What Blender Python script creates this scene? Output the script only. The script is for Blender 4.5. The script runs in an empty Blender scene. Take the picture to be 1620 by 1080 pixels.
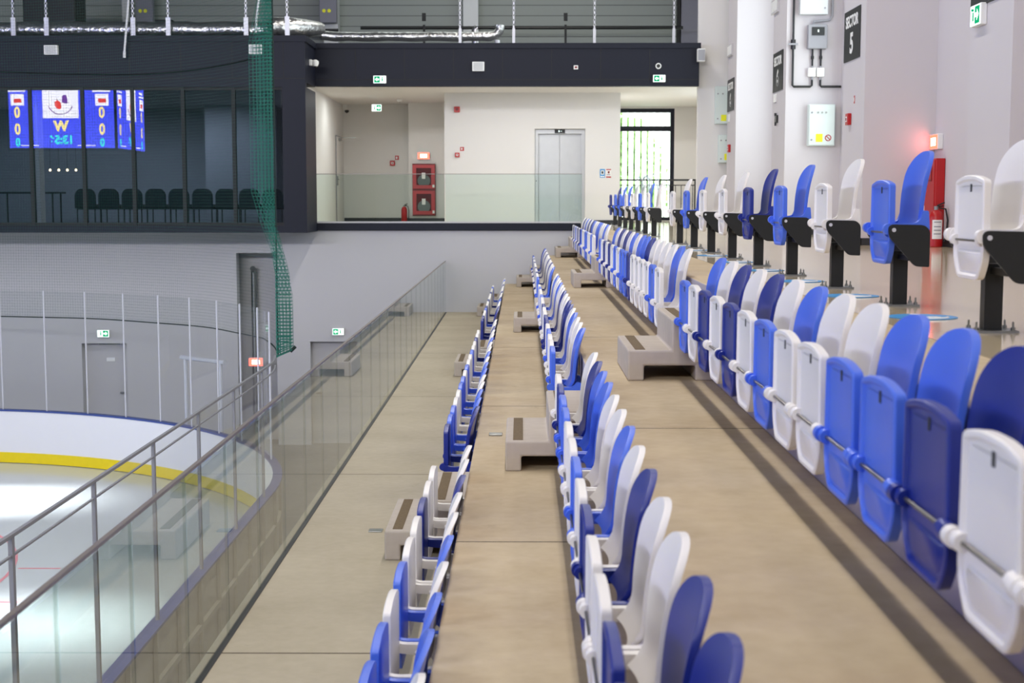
import bpy, bmesh, math, random
from mathutils import Vector, Matrix
random.seed(7)
S = bpy.context.scene
COL = S.collection
PI = math.pi

# ------------------------------------------------------------------ helpers
def lin(c):
    return tuple((v/255/12.92 if v/255 <= .04045 else ((v/255+.055)/1.055)**2.4) for v in c)

class MB:
    """collects shapes for one mesh object"""
    def __init__(s): s.v = []; s.f = []; s.uv = None
    def add(s, vs, fs):
        b = len(s.v); s.v += [tuple(p) for p in vs]; s.f += [tuple(i+b for i in f) for f in fs]; return s
    def box(s, x0, x1, y0, y1, z0, z1):
        return s.add([(x0,y0,z0),(x1,y0,z0),(x1,y1,z0),(x0,y1,z0),(x0,y0,z1),(x1,y0,z1),(x1,y1,z1),(x0,y1,z1)],
                     [(3,2,1,0),(4,5,6,7),(0,1,5,4),(1,2,6,5),(2,3,7,6),(3,0,4,7)])
    def tube(s, p0, p1, r, n=10, r1=None):
        p0 = Vector(p0); p1 = Vector(p1); d = (p1-p0).normalized(); r1 = r if r1 is None else r1
        a = d.orthogonal().normalized(); b = d.cross(a)
        vs = []
        for p, q in ((p0, r), (p1, r1)):
            vs += [p + (a*math.cos(2*PI*i/n) + b*math.sin(2*PI*i/n))*q for i in range(n)]
        fs = [(i, (i+1) % n, n+(i+1) % n, n+i) for i in range(n)] + [tuple(range(n-1, -1, -1)), tuple(range(n, 2*n))]
        return s.add(vs, fs)
    def path(s, pts, r, n=8):
        pts = [Vector(p) for p in pts]; rings = []; a = None
        for i, p in enumerate(pts):
            d = (pts[min(i+1, len(pts)-1)] - pts[max(i-1, 0)]).normalized()
            a = d.orthogonal().normalized() if a is None else (a - d*a.dot(d)).normalized()
            b = d.cross(a)
            rings.append([p + (a*math.cos(2*PI*k/n) + b*math.sin(2*PI*k/n))*(r(i) if callable(r) else r) for k in range(n)])
        vs = [q for R in rings for q in R]; m = len(pts)
        fs = [(i*n+k, i*n+(k+1) % n, (i+1)*n+(k+1) % n, (i+1)*n+k) for i in range(m-1) for k in range(n)]
        fs += [tuple(range(n-1, -1, -1)), tuple(range((m-1)*n, m*n))]
        return s.add(vs, fs)
    def prism(s, prof, axis, a, b):
        """prof: 2D loop; extruded along axis from a to b. axis y: prof=(x,z); x: prof=(y,z); z: prof=(x,y)"""
        n = len(prof)
        def P(p, t): return {'y': (p[0], t, p[1]), 'x': (t, p[0], p[1]), 'z': (p[0], p[1], t)}[axis]
        vs = [P(p, a) for p in prof] + [P(p, b) for p in prof]
        fs = [(i, (i+1) % n, n+(i+1) % n, n+i) for i in range(n)] + [tuple(range(n-1, -1, -1)), tuple(range(n, 2*n))]
        return s.add(vs, fs)
    def lathe(s, prof, c, n=16):
        m = len(prof)
        vs = [(c[0]+r*math.cos(2*PI*i/n), c[1]+r*math.sin(2*PI*i/n), c[2]+z) for r, z in prof for i in range(n)]
        fs = [(j*n+i, j*n+(i+1) % n, (j+1)*n+(i+1) % n, (j+1)*n+i) for j in range(m-1) for i in range(n)]
        fs += [tuple(range(n-1, -1, -1)), tuple(range((m-1)*n, m*n))]
        return s.add(vs, fs)
    def mesh(s, name, mat, smooth=None):
        me = bpy.data.meshes.new(name); me.from_pydata(s.v, [], s.f)
        bm = bmesh.new(); bm.from_mesh(me)
        if s.uv is None: bmesh.ops.recalc_face_normals(bm, faces=bm.faces)
        bm.to_mesh(me); bm.free()
        me.materials.append(mat)
        if smooth is not None:
            me.shade_smooth(); me.set_sharp_from_angle(angle=math.radians(smooth))
        return me
    def build(s, name, mat, parent=None, smooth=None, bevel=None, loc=None):
        o = bpy.data.objects.new(name, s.mesh(name, mat, smooth)); COL.objects.link(o)
        if parent is not None: o.parent = parent
        if loc: o.location = loc
        if bevel:
            m = o.modifiers.new('edge', 'BEVEL'); m.width = bevel; m.segments = 2; m.limit_method = 'ANGLE'
        return o

def tag(o, label, cat, group=None):
    o['label'] = label; o['category'] = cat
    if group: o['group'] = group
    return o
def empty(name, loc, label, cat, group=None, rz=0):
    o = bpy.data.objects.new(name, None); COL.objects.link(o); o.location = loc; o.rotation_euler = (0, 0, rz)
    o.empty_display_size = .1
    return tag(o, label, cat, group)
def struct(o):
    o['kind'] = 'structure'; return o
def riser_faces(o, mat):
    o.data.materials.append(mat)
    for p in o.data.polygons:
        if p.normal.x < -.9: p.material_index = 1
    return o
def copy_tree(o, parent=None):
    c = o.copy(); COL.objects.link(c)
    if parent is not None: c.parent = parent
    for ch in list(o.children): copy_tree(ch, c)
    return c
def text(name, body, size, mat, parent, loc, rot, extrude=.002, offset=0, sx=1):
    cu = bpy.data.curves.new(name, 'FONT'); cu.body = body; cu.size = size; cu.align_x = 'CENTER'; cu.align_y = 'CENTER'
    cu.extrude = extrude; cu.offset = offset; cu.materials.append(mat)
    tmp = bpy.data.objects.new(name, cu); COL.objects.link(tmp)
    dg = bpy.context.evaluated_depsgraph_get()
    me = bpy.data.meshes.new_from_object(tmp.evaluated_get(dg)); bpy.data.objects.remove(tmp)
    o = bpy.data.objects.new(name, me); COL.objects.link(o); o.parent = parent; o.location = loc; o.rotation_euler = rot
    o.scale = (sx, 1, 1)
    return o

# ------------------------------------------------------------------ materials
def new_mat(name):
    m = bpy.data.materials.new(name); m.use_nodes = True; nt = m.node_tree
    return m, nt, nt.nodes, nt.links, nt.nodes['Principled BSDF']
def N(nt, t, **k):
    n = nt.nodes.new(t)
    for a, b in k.items(): setattr(n, a, b)
    return n
def math_(nt, op, a, b=None):
    n = N(nt, 'ShaderNodeMath', operation=op)
    for i, v in enumerate((a, b)):
        if v is None: continue
        if isinstance(v, (int, float)): n.inputs[i].default_value = v
        else: nt.links.new(v, n.inputs[i])
    return n.outputs[0]
def plain(name, rgb, rough=.5, metal=0, noise=.06, scale=8, bump=0, spec=.5, emit=0, bscale=None):
    m, nt, nd, lk, P = new_mat(name)
    c = lin(rgb)
    tc = N(nt, 'ShaderNodeTexCoord'); nz = N(nt, 'ShaderNodeTexNoise'); nz.inputs['Scale'].default_value = scale; nz.inputs['Detail'].default_value = 3
    lk.new(tc.outputs['Object'], nz.inputs['Vector'])
    mx = N(nt, 'ShaderNodeMix', data_type='RGBA')
    mx.inputs[6].default_value = tuple(v*(1-noise) for v in c)+(1,); mx.inputs[7].default_value = tuple(min(1, v*(1+noise)) for v in c)+(1,)
    lk.new(nz.outputs['Fac'], mx.inputs[0]); lk.new(mx.outputs[2], P.inputs['Base Color'])
    P.inputs['Roughness'].default_value = rough; P.inputs['Metallic'].default_value = metal; P.inputs['Specular IOR Level'].default_value = spec
    if emit:
        P.inputs['Emission Color'].default_value = c+(1,); P.inputs['Emission Strength'].default_value = emit
    if bump:
        b = N(nt, 'ShaderNodeBump'); b.inputs['Strength'].default_value = bump; b.inputs['Distance'].default_value = .02
        n2 = N(nt, 'ShaderNodeTexNoise'); n2.inputs['Scale'].default_value = bscale or scale*3; lk.new(tc.outputs['Object'], n2.inputs['Vector'])
        lk.new(n2.outputs['Fac'], b.inputs['Height']); lk.new(b.outputs['Normal'], P.inputs['Normal'])
    return m
def concrete(name, ca, cb, joints=True, rough=.75, spec=.3):
    m, nt, nd, lk, P = new_mat(name)
    tc = N(nt, 'ShaderNodeTexCoord')
    n1 = N(nt, 'ShaderNodeTexNoise'); n1.inputs['Scale'].default_value = .9; n1.inputs['Detail'].default_value = 8; n1.inputs['Roughness'].default_value = .62
    n2 = N(nt, 'ShaderNodeTexNoise'); n2.inputs['Scale'].default_value = 14; n2.inputs['Detail'].default_value = 5
    n3 = N(nt, 'ShaderNodeTexNoise'); n3.inputs['Scale'].default_value = 2.6; n3.inputs['Detail'].default_value = 9; n3.inputs['Roughness'].default_value = .7
    for n in (n1, n2, n3): lk.new(tc.outputs['Object'], n.inputs['Vector'])
    rp = N(nt, 'ShaderNodeValToRGB'); rp.color_ramp.elements[0].position = .32; rp.color_ramp.elements[1].position = .68
    rp.color_ramp.elements[0].color = lin(ca)+(1,); rp.color_ramp.elements[1].color = lin(cb)+(1,)
    lk.new(math_(nt, 'ADD', math_(nt, 'MULTIPLY', n1.outputs['Fac'], .75), math_(nt, 'MULTIPLY', n2.outputs['Fac'], .25)), rp.inputs['Fac'])
    st = N(nt, 'ShaderNodeValToRGB'); st.color_ramp.elements[0].position = .64; st.color_ramp.elements[1].position = .76
    lk.new(n3.outputs['Fac'], st.inputs['Fac'])
    mx = N(nt, 'ShaderNodeMix', data_type='RGBA'); mx.inputs[7].default_value = lin(tuple(v*.80 for v in ca))+(1,)
    lk.new(rp.outputs['Color'], mx.inputs[6]); lk.new(math_(nt, 'MULTIPLY', st.outputs['Color'], .6), mx.inputs[0])
    out = mx.outputs[2]
    if joints:
        sp = N(nt, 'ShaderNodeSeparateXYZ'); lk.new(tc.outputs['Object'], sp.inputs[0])
        fr = math_(nt, 'FRACT', math_(nt, 'DIVIDE', math_(nt, 'SUBTRACT', sp.outputs['Y'], 7.28-49), 4.9))
        j = math_(nt, 'LESS_THAN', fr, .0035)
        m2 = N(nt, 'ShaderNodeMix', data_type='RGBA'); m2.inputs[7].default_value = lin((92, 80, 66))+(1,)
        lk.new(out, m2.inputs[6]); lk.new(j, m2.inputs[0]); out = m2.outputs[2]
    lk.new(out, P.inputs['Base Color'])
    P.inputs['Roughness'].default_value = rough; P.inputs['Specular IOR Level'].default_value = spec
    b = N(nt, 'ShaderNodeBump'); b.inputs['Strength'].default_value = .12; b.inputs['Distance'].default_value = .01
    lk.new(n2.outputs['Fac'], b.inputs['Height']); lk.new(b.outputs['Normal'], P.inputs['Normal'])
    return m
def glass(name, tint, ior=1.7, gloss=(1, 1, 1), rough=0.0):
    m, nt, nd, lk, P = new_mat(name); nd.remove(P)
    fr = N(nt, 'ShaderNodeFresnel'); fr.inputs['IOR'].default_value = ior
    ge = N(nt, 'ShaderNodeNewGeometry')
    fac = math_(nt, 'MULTIPLY', fr.outputs[0], math_(nt, 'SUBTRACT', 1.0, ge.outputs['Backfacing']))
    t = N(nt, 'ShaderNodeBsdfTransparent'); t.inputs[0].default_value = tuple(tint)+(1,)
    g = N(nt, 'ShaderNodeBsdfGlossy'); g.inputs['Roughness'].default_value = rough; g.inputs[0].default_value = gloss+(1,)
    mx = N(nt, 'ShaderNodeMixShader'); lk.new(fac, mx.inputs[0]); lk.new(t.outputs[0], mx.inputs[1]); lk.new(g.outputs[0], mx.inputs[2])
    lk.new(mx.outputs[0], nd['Material Output'].inputs['Surface'])
    return m
def netting(name, rgb, cell, wid):
    m, nt, nd, lk, P = new_mat(name)
    P.inputs['Base Color'].default_value = lin(rgb)+(1,); P.inputs['Roughness'].default_value = .7
    tc = N(nt, 'ShaderNodeTexCoord'); sp = N(nt, 'ShaderNodeSeparateXYZ'); lk.new(tc.outputs['UV'], sp.inputs[0])
    a = math_(nt, 'LESS_THAN', math_(nt, 'FRACT', math_(nt, 'DIVIDE', sp.outputs['X'], cell)), wid)
    b = math_(nt, 'LESS_THAN', math_(nt, 'FRACT', math_(nt, 'DIVIDE', sp.outputs['Y'], cell)), wid)
    t = N(nt, 'ShaderNodeBsdfTransparent'); mx = N(nt, 'ShaderNodeMixShader')
    lk.new(math_(nt, 'MAXIMUM', a, b), mx.inputs[0]); lk.new(t.outputs[0], mx.inputs[1]); lk.new(P.outputs[0], mx.inputs[2])
    lk.new(mx.outputs[0], nd['Material Output'].inputs['Surface'])
    return m
def banded(name, rgb, dark, period, wid, rough=.5):
    m, nt, nd, lk, P = new_mat(name)
    tc = N(nt, 'ShaderNodeTexCoord'); sp = N(nt, 'ShaderNodeSeparateXYZ'); lk.new(tc.outputs['Object'], sp.inputs[0])
    j = math_(nt, 'LESS_THAN', math_(nt, 'FRACT', math_(nt, 'DIVIDE', sp.outputs['Z'], period)), wid)
    mx = N(nt, 'ShaderNodeMix', data_type='RGBA'); mx.inputs[6].default_value = lin(rgb)+(1,); mx.inputs[7].default_value = lin(dark)+(1,)
    lk.new(j, mx.inputs[0]); lk.new(mx.outputs[2], P.inputs['Base Color']); P.inputs['Roughness'].default_value = rough
    return m
def emis(name, rgb, s):
    m, nt, nd, lk, P = new_mat(name); nd.remove(P)
    e = N(nt, 'ShaderNodeEmission'); e.inputs[0].default_value = lin(rgb)+(1,); e.inputs[1].default_value = s
    lk.new(e.outputs[0], nd['Material Output'].inputs['Surface']); return m

M = dict(
    concrete=concrete('concrete_slab', (180, 159, 129), (208, 191, 162)),
    walk=concrete('walkway_concrete', (172, 160, 138), (194, 182, 160)),
    riser=concrete('riser_concrete_cool_lit', (160, 152, 160), (178, 170, 178)),  # same concrete, cool rink-side light put into the colour of the upright faces
    pier=plain('pier_paint', (204, 199, 202), .7, noise=.015, scale=2, bump=.03),
    netheavy=netting('green_netting_heavy', (14, 104, 88), .055, .10),
    precast=concrete('precast_concrete', (176, 164, 154), (196, 186, 174), joints=False),
    polished=plain('polished_floor', (206, 190, 160), .10, noise=.05, scale=1.2, spec=.6),
    wall=plain('white_wall_paint', (224, 222, 220), .7, noise=.015, scale=2, bump=.03),
    wallgrey=plain('grey_white_wall_paint', (196, 194, 196), .75, noise=.02, scale=1.5, bump=.03),
    hall=plain('hall_wall_paint', (150, 152, 158), .8, noise=.04, scale=.5),
    dark=plain('dark_cladding', (21, 24, 38), .5, noise=.04, scale=3, spec=.25),
    joint=plain('cladding_joint', (8, 9, 12), .6),
    rib=banded('ribbed_wall_panel', (140, 146, 142), (84, 88, 88), .285, .08),
    steelwhite=plain('white_steel', (206, 208, 210), .45, noise=.03),
    greycol=plain('grey_steel', (120, 120, 132), .5, noise=.03),
    black=plain('black_powder_coat', (22, 24, 25), .42, noise=.08, scale=20),
    skirting=plain('dark_skirting', (40, 42, 46), .5),
    zinc=plain('zinc_steel', (150, 152, 150), .35, metal=.9, noise=.1, scale=20),
    steel=plain('brushed_steel', (196, 198, 200), .34, metal=.6, noise=.05, scale=6),
    alu=plain('aluminium', (212, 212, 220), .4, metal=.3, noise=.05, scale=10),
    railcap=plain('grey_rail', (138, 130, 126), .4, metal=.3, noise=.05),
    foil=plain('foil_insulation', (200, 200, 200), .28, metal=.95, noise=.2, scale=10, bump=.9, bscale=14),
    pblue=plain('light_blue_plastic', (74, 112, 226), .36, noise=.03, scale=6),
    pnavy=plain('navy_plastic', (24, 42, 136), .36, noise=.04, scale=6),
    pwhite=plain('white_plastic', (236, 232, 230), .38, noise=.015, scale=6),
    rod=plain('dull_rod', (120, 118, 116), .35, metal=.8),
    slot=plain('slot_black', (40, 42, 48), .6),
    grip=plain('brown_grip_strip', (112, 94, 68), .85, noise=.35, scale=60, bump=.4),
    glass=glass('balustrade_glass', (.80, .845, .83), 1.65),
    rinkglass=glass('rink_acrylic', (.96, .97, .97), 1.35),
    railgrey=plain('rink_rail_metal', (150, 149, 153), .4, metal=.3, noise=.05),
    winglass=glass('facade_glass', (.66, .70, .74), 1.85),
    ledgeglass=glass('ledge_glass', (.90, .955, .935), 1.5),
    clear=glass('clear_window', (.95, .98, .97), 1.5),
    plastic=glass('clear_plastic_film', (.80, .85, .88), 2.1, rough=.3),
    cabglass=glass('cabinet_glass', (.86, .86, .86), 1.5),
    ice=plain('rink_ice', (196, 202, 204), .16, noise=.02, scale=.6, spec=.45),
    board=plain('white_board', (232, 232, 236), .3, noise=.01),
    boardback=plain('board_frame_back', (178, 172, 160), .6, noise=.1, scale=4),
    yellow=plain('yellow_kick_strip', (236, 210, 20), .35),
    capblue=plain('blue_board_cap', (48, 70, 140), .4),
    arenafloor=plain('grey_arena_floor', (120, 122, 124), .6),
    redline=plain('red_ice_line', (216, 130, 140), .3),
    net=netting('green_netting', (12, 84, 70), .055, .042),
    rope=plain('dark_green_rope', (18, 40, 36), .8),
    red=plain('red_enamel', (178, 16, 20), .35),
    redd=plain('red_dark', (120, 14, 18), .45),
    white=plain('white_plastic_box', (235, 235, 233), .4, noise=.01),
    cream=plain('pale_cabinet_enamel', (214, 226, 222), .4, noise=.01),
    grey=plain('grey_box', (150, 150, 156), .45),
    yelsign=plain('yellow_sticker', (236, 236, 30), .5),
    bluesign=plain('blue_sticker', (60, 150, 214), .4),
    green=emis('green_sign_glow', (20, 150, 100), 1.6),
    glow=emis('white_sign_glow', (235, 255, 250), 2.2),
    redglow=emis('red_sign_glow', (255, 60, 45), 10.0),
    pinkglow=emis('pale_red_glow', (255, 225, 220), 6.0),
    signblk=plain('black_sign', (44, 46, 46), .5),
    signwht=plain('white_letter', (236, 236, 234), .5),
    hose=plain('grey_hose', (150, 160, 160), .7),
    chair=plain('dark_green_upholstery', (34, 52, 58), .85, noise=.15),
    carpet=plain('room_floor', (70, 74, 76), .8),
    roomwall=plain('room_wall', (114, 120, 132), .8),
    ceil=plain('hall_ceiling', (70, 72, 78), .8),
    slat=plain('white_louvre', (232, 236, 232), .5),
    leaf=plain('foliage_green', (186, 222, 140), .7, noise=.35, scale=3),
    bark=plain('bark', (90, 74, 58), .9),
    cable=plain('white_cable', (220, 220, 224), .5),
    scrblue=emis('screen_blue', (66, 76, 240), 13),
    scrwhite=emis('screen_white', (240, 240, 255), 13),
    scryel=emis('screen_yellow', (255, 236, 150), 12),
    scrcyan=emis('screen_cyan', (60, 225, 235), 12),
    scrred=emis('screen_red', (240, 60, 50), 11),
    scrpur=emis('screen_purple', (120, 60, 170), 10),
    lamp=emis('lamp_diffuser', (255, 250, 244), 5),
    bulb=emis('warm_bulb', (255, 225, 170), 8),
)

# ------------------------------------------------------------------ the stand (world: X right, Y into the hall, Z up; walkway at 0)
R1, R2, R3 = -.343, .457, 1.257           # riser faces
L1, L2, L3 = .60, 1.20, 1.80              # tread heights
Y0, Y1 = -2.0, 30.05
struct(MB().box(-1.66, R1, Y0, Y1, -.28, 0).build('walkway_floor', M['walk']))
struct(MB().prism([(R1, -.28), (R2, -.28), (R2, L1), (R1, L1)], 'y', Y0, Y1).build('lower_terrace_floor', M['concrete'], bevel=.008))
riser_faces(bpy.data.objects['lower_terrace_floor'], M['riser'])
struct(MB().prism([(R2, -.28), (R3, -.28), (R3, L2), (R2, L2)], 'y', Y0, Y1).build('upper_terrace_floor', M['concrete'], bevel=.008))
riser_faces(bpy.data.objects['upper_terrace_floor'], M['riser'])
struct(MB().prism([(R3, -.28), (1.72, -.28), (1.72, L3), (R3, L3)], 'y', Y0, 30.0).build('concourse_edge_floor', M['concrete'], bevel=.008))
riser_faces(bpy.data.objects['concourse_edge_floor'], M['riser'])
struct(MB().box(1.72, 5.3, Y0, 39.0, 1.5, L3).build('concourse_floor', M['polished']))
struct(MB().box(-4.7, 1.72, 30.05, 38.2, 1.72, L3-.004).build('landing_floor', M['polished']))
struct(MB().box(-1.66, -1.56, Y0, Y1, -2.85, -.28).build('wall_stand_front', M['precast']))

# concrete aisle steps --------------------------------------------------------
def step_mesh():
    p = [(0,0),(.105,0),(.105,.10),(.44,.10),(.44,0),(.56,0),(.56,.40),(.285,.40),(.285,.20),(0,.20)]
    return MB().prism(p, 'y', 0, 1.03)
def aisle_step(x, y, z, label):
    r = empty('concrete_step', (x, y, z), label, 'step', 'precast steps in the aisles')
    step_mesh().build('step_block', M['precast'], r, bevel=.012)
    for px, pz in ((.05, .20), (.335, .40)):
        MB().box(px, px+.066, .05, .99, pz-.002, pz+.003).build('grip_strip', M['grip'], r)['label'] = 'brown anti-slip strip'
step_labels = {
    (0, 0): 'concrete step block with brown strips from walkway to lower terrace, near end of stand',
    (0, 1): 'concrete step block on the lower terrace beside middle seat row, near end of stand',
    (0, 2): 'large pale concrete step block on the upper terrace, leading up near the sector 5 pillar',
    (1, 0): 'mid-distance concrete step block rising from the walkway to the lower terrace',
    (1, 1): 'mid-distance concrete step block on the lower terrace, behind a seat row end',
    (1, 2): 'mid-distance concrete step block on the upper terrace with light showing through its tunnel',
    (2, 0): 'concrete step block on the walkway against the white end wall',
    (2, 1): 'concrete step block on the lower terrace against the white end wall',
    (2, 2): 'concrete step block on the upper terrace against the white end wall'}
for k, y in enumerate((9.22, 19.02, 28.9)):
    for j, (rx, z) in enumerate(((R1, 0), (R2, L1), (R3, L2))):
        aisle_step(rx-.562, y, z, step_labels[(k, j)])

# ------------------------------------------------------------------ seats (local: faces -X, riser face at x=0, tread at z=0)
def back_mesh(mat):
    b = MB(); n, w = 26, 10
    zt, zb = .812, .365
    rows = []
    for i in range(n+1):
        t = i/n
        t = 1-(1-t)**1.9
        z = zb+(zt-zb)*t
        hw = .183+.022*math.sin(min(1, t/.75)*PI/2)
        q = max(0, (z-(zt-.145))/.145)
        hw *= max(.012, (1-q**2.3))**(1/2.3)
        rows.append((z, hw))
    def u(z, y):
        t = (z-zb)/(zt-zb)
        base = .062-.014*t-.052*t**3 + .05*max(0, 1-t/.2)**2
        return base + .026*(y/.2)**2*(1-.4*t)
    def grid(off, shrink):
        return [[(-(u(z, hw*s/w*2-hw*0) if False else u(z, hw*(2*j/w-1)))-off, hw*(2*j/w-1)*shrink, z) for j in range(w+1)] for z, hw in rows for s in (0,)]
    F = grid(.0, .985); Mi = grid(-.012, 1.0); B = grid(-.024, .985)
    vs = [p for G in (F, Mi, B) for r in G for p in r]; k = (n+1)*(w+1); fs = []
    ix = lambda g, i, j: g*k+i*(w+1)+j
    for i in range(n):
        for j in range(w):
            fs.append((ix(0,i,j), ix(0,i,j+1), ix(0,i+1,j+1), ix(0,i+1,j)))
            fs.append((ix(2,i,j), ix(2,i+1,j), ix(2,i+1,j+1), ix(2,i,j+1)))
        for a, c in ((0, 1), (1, 2)):
            for j in (0, w): fs.append((ix(a,i,j), ix(a,i+1,j), ix(c,i+1,j), ix(c,i,j)))
    for a, c in ((0, 1), (1, 2)):
        for i in (0, n):
            for j in range(w): fs.append((ix(a,i,j), ix(a,i,j+1), ix(c,i,j+1), ix(c,i,j)))
    # used middle-grid inner verts are loose except on the border: drop them by reindexing
    used = sorted({v for f in fs for v in f}); mp = {v: i for i, v in enumerate(used)}
    b.add([vs[v] for v in used], [tuple(mp[v] for v in f) for f in fs])
    return b.mesh('backrest', mat, 50)
def rounded(pts, r, n=4):
    out = []
    m = len(pts)
    for i in range(m):
        p = Vector(pts[i]); a = (Vector(pts[i-1])-p); c = (Vector(pts[(i+1) % m])-p)
        rr = min(r[i] if isinstance(r, (list, tuple)) else r, a.length*.48, c.length*.48)
        p0 = p+a.normalized()*rr; p1 = p+c.normalized()*rr
        for k in range(n+1):
            t = k/n; out.append(tuple((1-t)**2*p0+2*t*(1-t)*p+t*t*p1))
    return out
def inset(loop, d):
    m = len(loop); out = []
    cx = sum(p[0] for p in loop)/m; cy = sum(p[1] for p in loop)/m
    for i in range(m):
        a = Vector(loop[i-1]); c = Vector(loop[(i+1) % m]); t = (c-a).normalized(); nrm = Vector((-t.y, t.x))
        if nrm.dot(Vector((cx, cy))-Vector(loop[i])) < 0: nrm = -nrm
        out.append(tuple(Vector(loop[i])+nrm*d))
    return out
PAN = rounded([(-.196, .650), (-.08, .672), (.08, .672), (.196, .650), (.206, .305), (.138, .220), (-.138, .220), (-.206, .305)], [.020, .09, .09, .020, .05, .03, .03, .05])
PAN_LOW = rounded([(-.155, .355), (.155, .355), (.160, .315), (.118, .250), (-.118, .250), (-.160, .315)], [.02, .02, .03, .03, .03, .03])
def pan_mesh(mat):
    b = MB(); n = len(PAN)
    lv = [(PAN, -.203, .010), (PAN, -.206, .002), (PAN, -.234, 0), (PAN, -.239, .004), (PAN, -.240, .016), (PAN, -.237, .020), (PAN, -.2295, .026), (PAN, -.2285, .034)]
    vs = []
    for L, x, d in lv: vs += [(x-.012*(p[1]-.39)*0, p[0], p[1]) for p in (inset(L, d) if d else L)]
    fs = [(j*n+i, j*n+(i+1) % n, (j+1)*n+(i+1) % n, (j+1)*n+i) for j in range(len(lv)-1) for i in range(n)]
    fs += [tuple(range(n)), tuple(range((len(lv)-1)*n, len(lv)*n))]
    b.add(vs, fs)
    for s in (-1, 1):   # hinge lugs on the pan
        b.tube((-.236, s*.165, .39), (-.236, s*.200, .39), .024, 14)
    m = len(PAN_LOW)
    b.add([(-.224, p[0], p[1]) for p in PAN_LOW]+[(-.2335, p[0], p[1]) for p in inset(PAN_LOW, .012)], [(i, (i+1) % m, m+(i+1) % m, m+i) for i in range(m)]+[tuple(range(m, 2*m))])
    return b.mesh('seat_pan', mat, 40)
def bracket_mesh(mat, s):
    b = MB()
    y0, y1 = s*.200, s*.238
    prof = rounded([(-.254, .421), (-.258, .366), (-.20, .350), (-.06, .338), (-.004, .20), (-.001, .33), (-.001, .42), (-.045, .43), (-.075, .392), (-.20, .392)], [.028, .028, .03, .03, .004, .01, .01, .01, .05, .03], 3)
    b.prism(prof, 'y', y0, y1)
    b.tube((-.243, s*.207, .392), (-.243, s*.243, .392), .026, 16)
    return b.mesh('side_bracket', mat, 40)
def plate_mesh(mat, s):
    b = MB()
    prof = rounded([(-.250, .448), (-.060, .444), (-.030, .415), (-.030, .222), (-.105, .225), (-.250, .385)], [.035, .02, .02, .008, .02, .035], 5)
    b.prism(prof, 'y', s*.232, s*.246)
    return b.mesh('side_plate', mat, 30)
def arm_mesh(mat, s):
    b = MB()
    b.prism(rounded([(-.254, .453), (-.258, .392), (-.20, .392), (-.045, .38), (-.028, .42), (-.036, .52), (-.066, .52), (-.085, .452)], [.028, .028, .02, .01, .01, .01, .01, .06], 4), 'y', s*.192, s*.230)
    b.tube((-.245, s*.2, .422), (-.245, s*.236, .422), .030, 14)
    return b.mesh('side_arm', mat, 40)
CL = {'B': 'pblue', 'N': 'pnavy', 'W': 'pwhite'}
CN = {'B': 'light blue', 'N': 'navy blue', 'W': 'white'}
MESH = {}
for c, mn in CL.items():
    m = M[mn]
    MESH[c] = dict(back=back_mesh(m), pan=pan_mesh(m), b0=bracket_mesh(m, -1), b1=bracket_mesh(m, 1), a0=arm_mesh(m, -1), a1=arm_mesh(m, 1))
ROD = MB().tube((-.238, -.19, .39), (-.238, .19, .39), .0055, 8).mesh('pivot_rod', M['rod'], 40)
SLOT = MB().box(-.2305, -.226, -.010, .010, .600, .634).mesh('number_slot', M['slot'])
PL = [plate_mesh(M['black'], -1), plate_mesh(M['black'], 1)]
PIN = MB().tube((-.222, -.250, .418), (-.222, -.228, .418), .011, 12).tube((-.222, .228, .418), (-.222, .250, .418), .011, 12).mesh('hinge_pin', M['alu'], 40)
POST = MB().box(-.165, -.085, -.03, .03, .008, .30).box(-.14, -.06, -.232, .232, .255, .285).mesh('post', M['black'])
BASE = MB().box(-.225, -.025, -.075, .075, 0, .010).mesh('base_plate', M['zinc'])
BOLT = MB().tube((0, 0, .01), (0, 0, .048), .005, 8).tube((0, 0, .01), (0, 0, .024), .010, 6).mesh('bolt', M['zinc'])
def part(name, me, parent):
    o = bpy.data.objects.new(name, me); COL.objects.link(o); o.parent = parent; return o
def make_seat(c, detail=2, posted=False):
    r = bpy.data.objects.new('folding_seat', None); COL.objects.link(r); r.empty_display_size = .1
    m = MESH[c]
    k = part('backrest', m['back'], r)
    p = part('seat_pan', m['pan'], r)
    if posted: k.location = (0, 0, .028); p.location = (0, 0, .012)
    if detail > 1:
        part('pivot_rod', ROD, p)['label'] = 'dull metal pivot rod'
        part('number_slot', SLOT, p)['label'] = 'small dark slot'
    if posted:
        part('side_arm', m['a0'], r); part('side_arm', m['a1'], r)
        for q in PL: part('side_plate', q, r)['label'] = 'black steel side plate'
        part('hinge_pin', PIN, r)['label'] = 'bright metal hinge pin'
        part('post', POST, r)['label'] = 'black steel post'
        bp = part('base_plate', BASE, r)
        for sx in (-.205, -.045):
            for sy in (-.055, .055):
                o = part('bolt', BOLT, bp); o.location = (sx, sy, 0)
    else:
        part('side_bracket', m['b0'], r); part('side_bracket', m['b1'], r)
    return r
PROTO = {}
def place_seat(key, c, loc, label, group):
    k = (c,)+key
    if k not in PROTO:
        o = make_seat(c, *key); PROTO[k] = o
    else:
        o = copy_tree(PROTO[k])
    o.location = loc
    return tag(o, label, 'seat', group)
ORD = ['first', 'second', 'third', 'fourth', 'fifth', 'sixth', 'seventh', 'eighth', 'ninth', 'tenth', 'eleventh', 'twelfth', 'thirteenth', 'fourteenth', 'fifteenth', 'sixteenth', 'seventeenth', 'eighteenth']
P = .492
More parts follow.
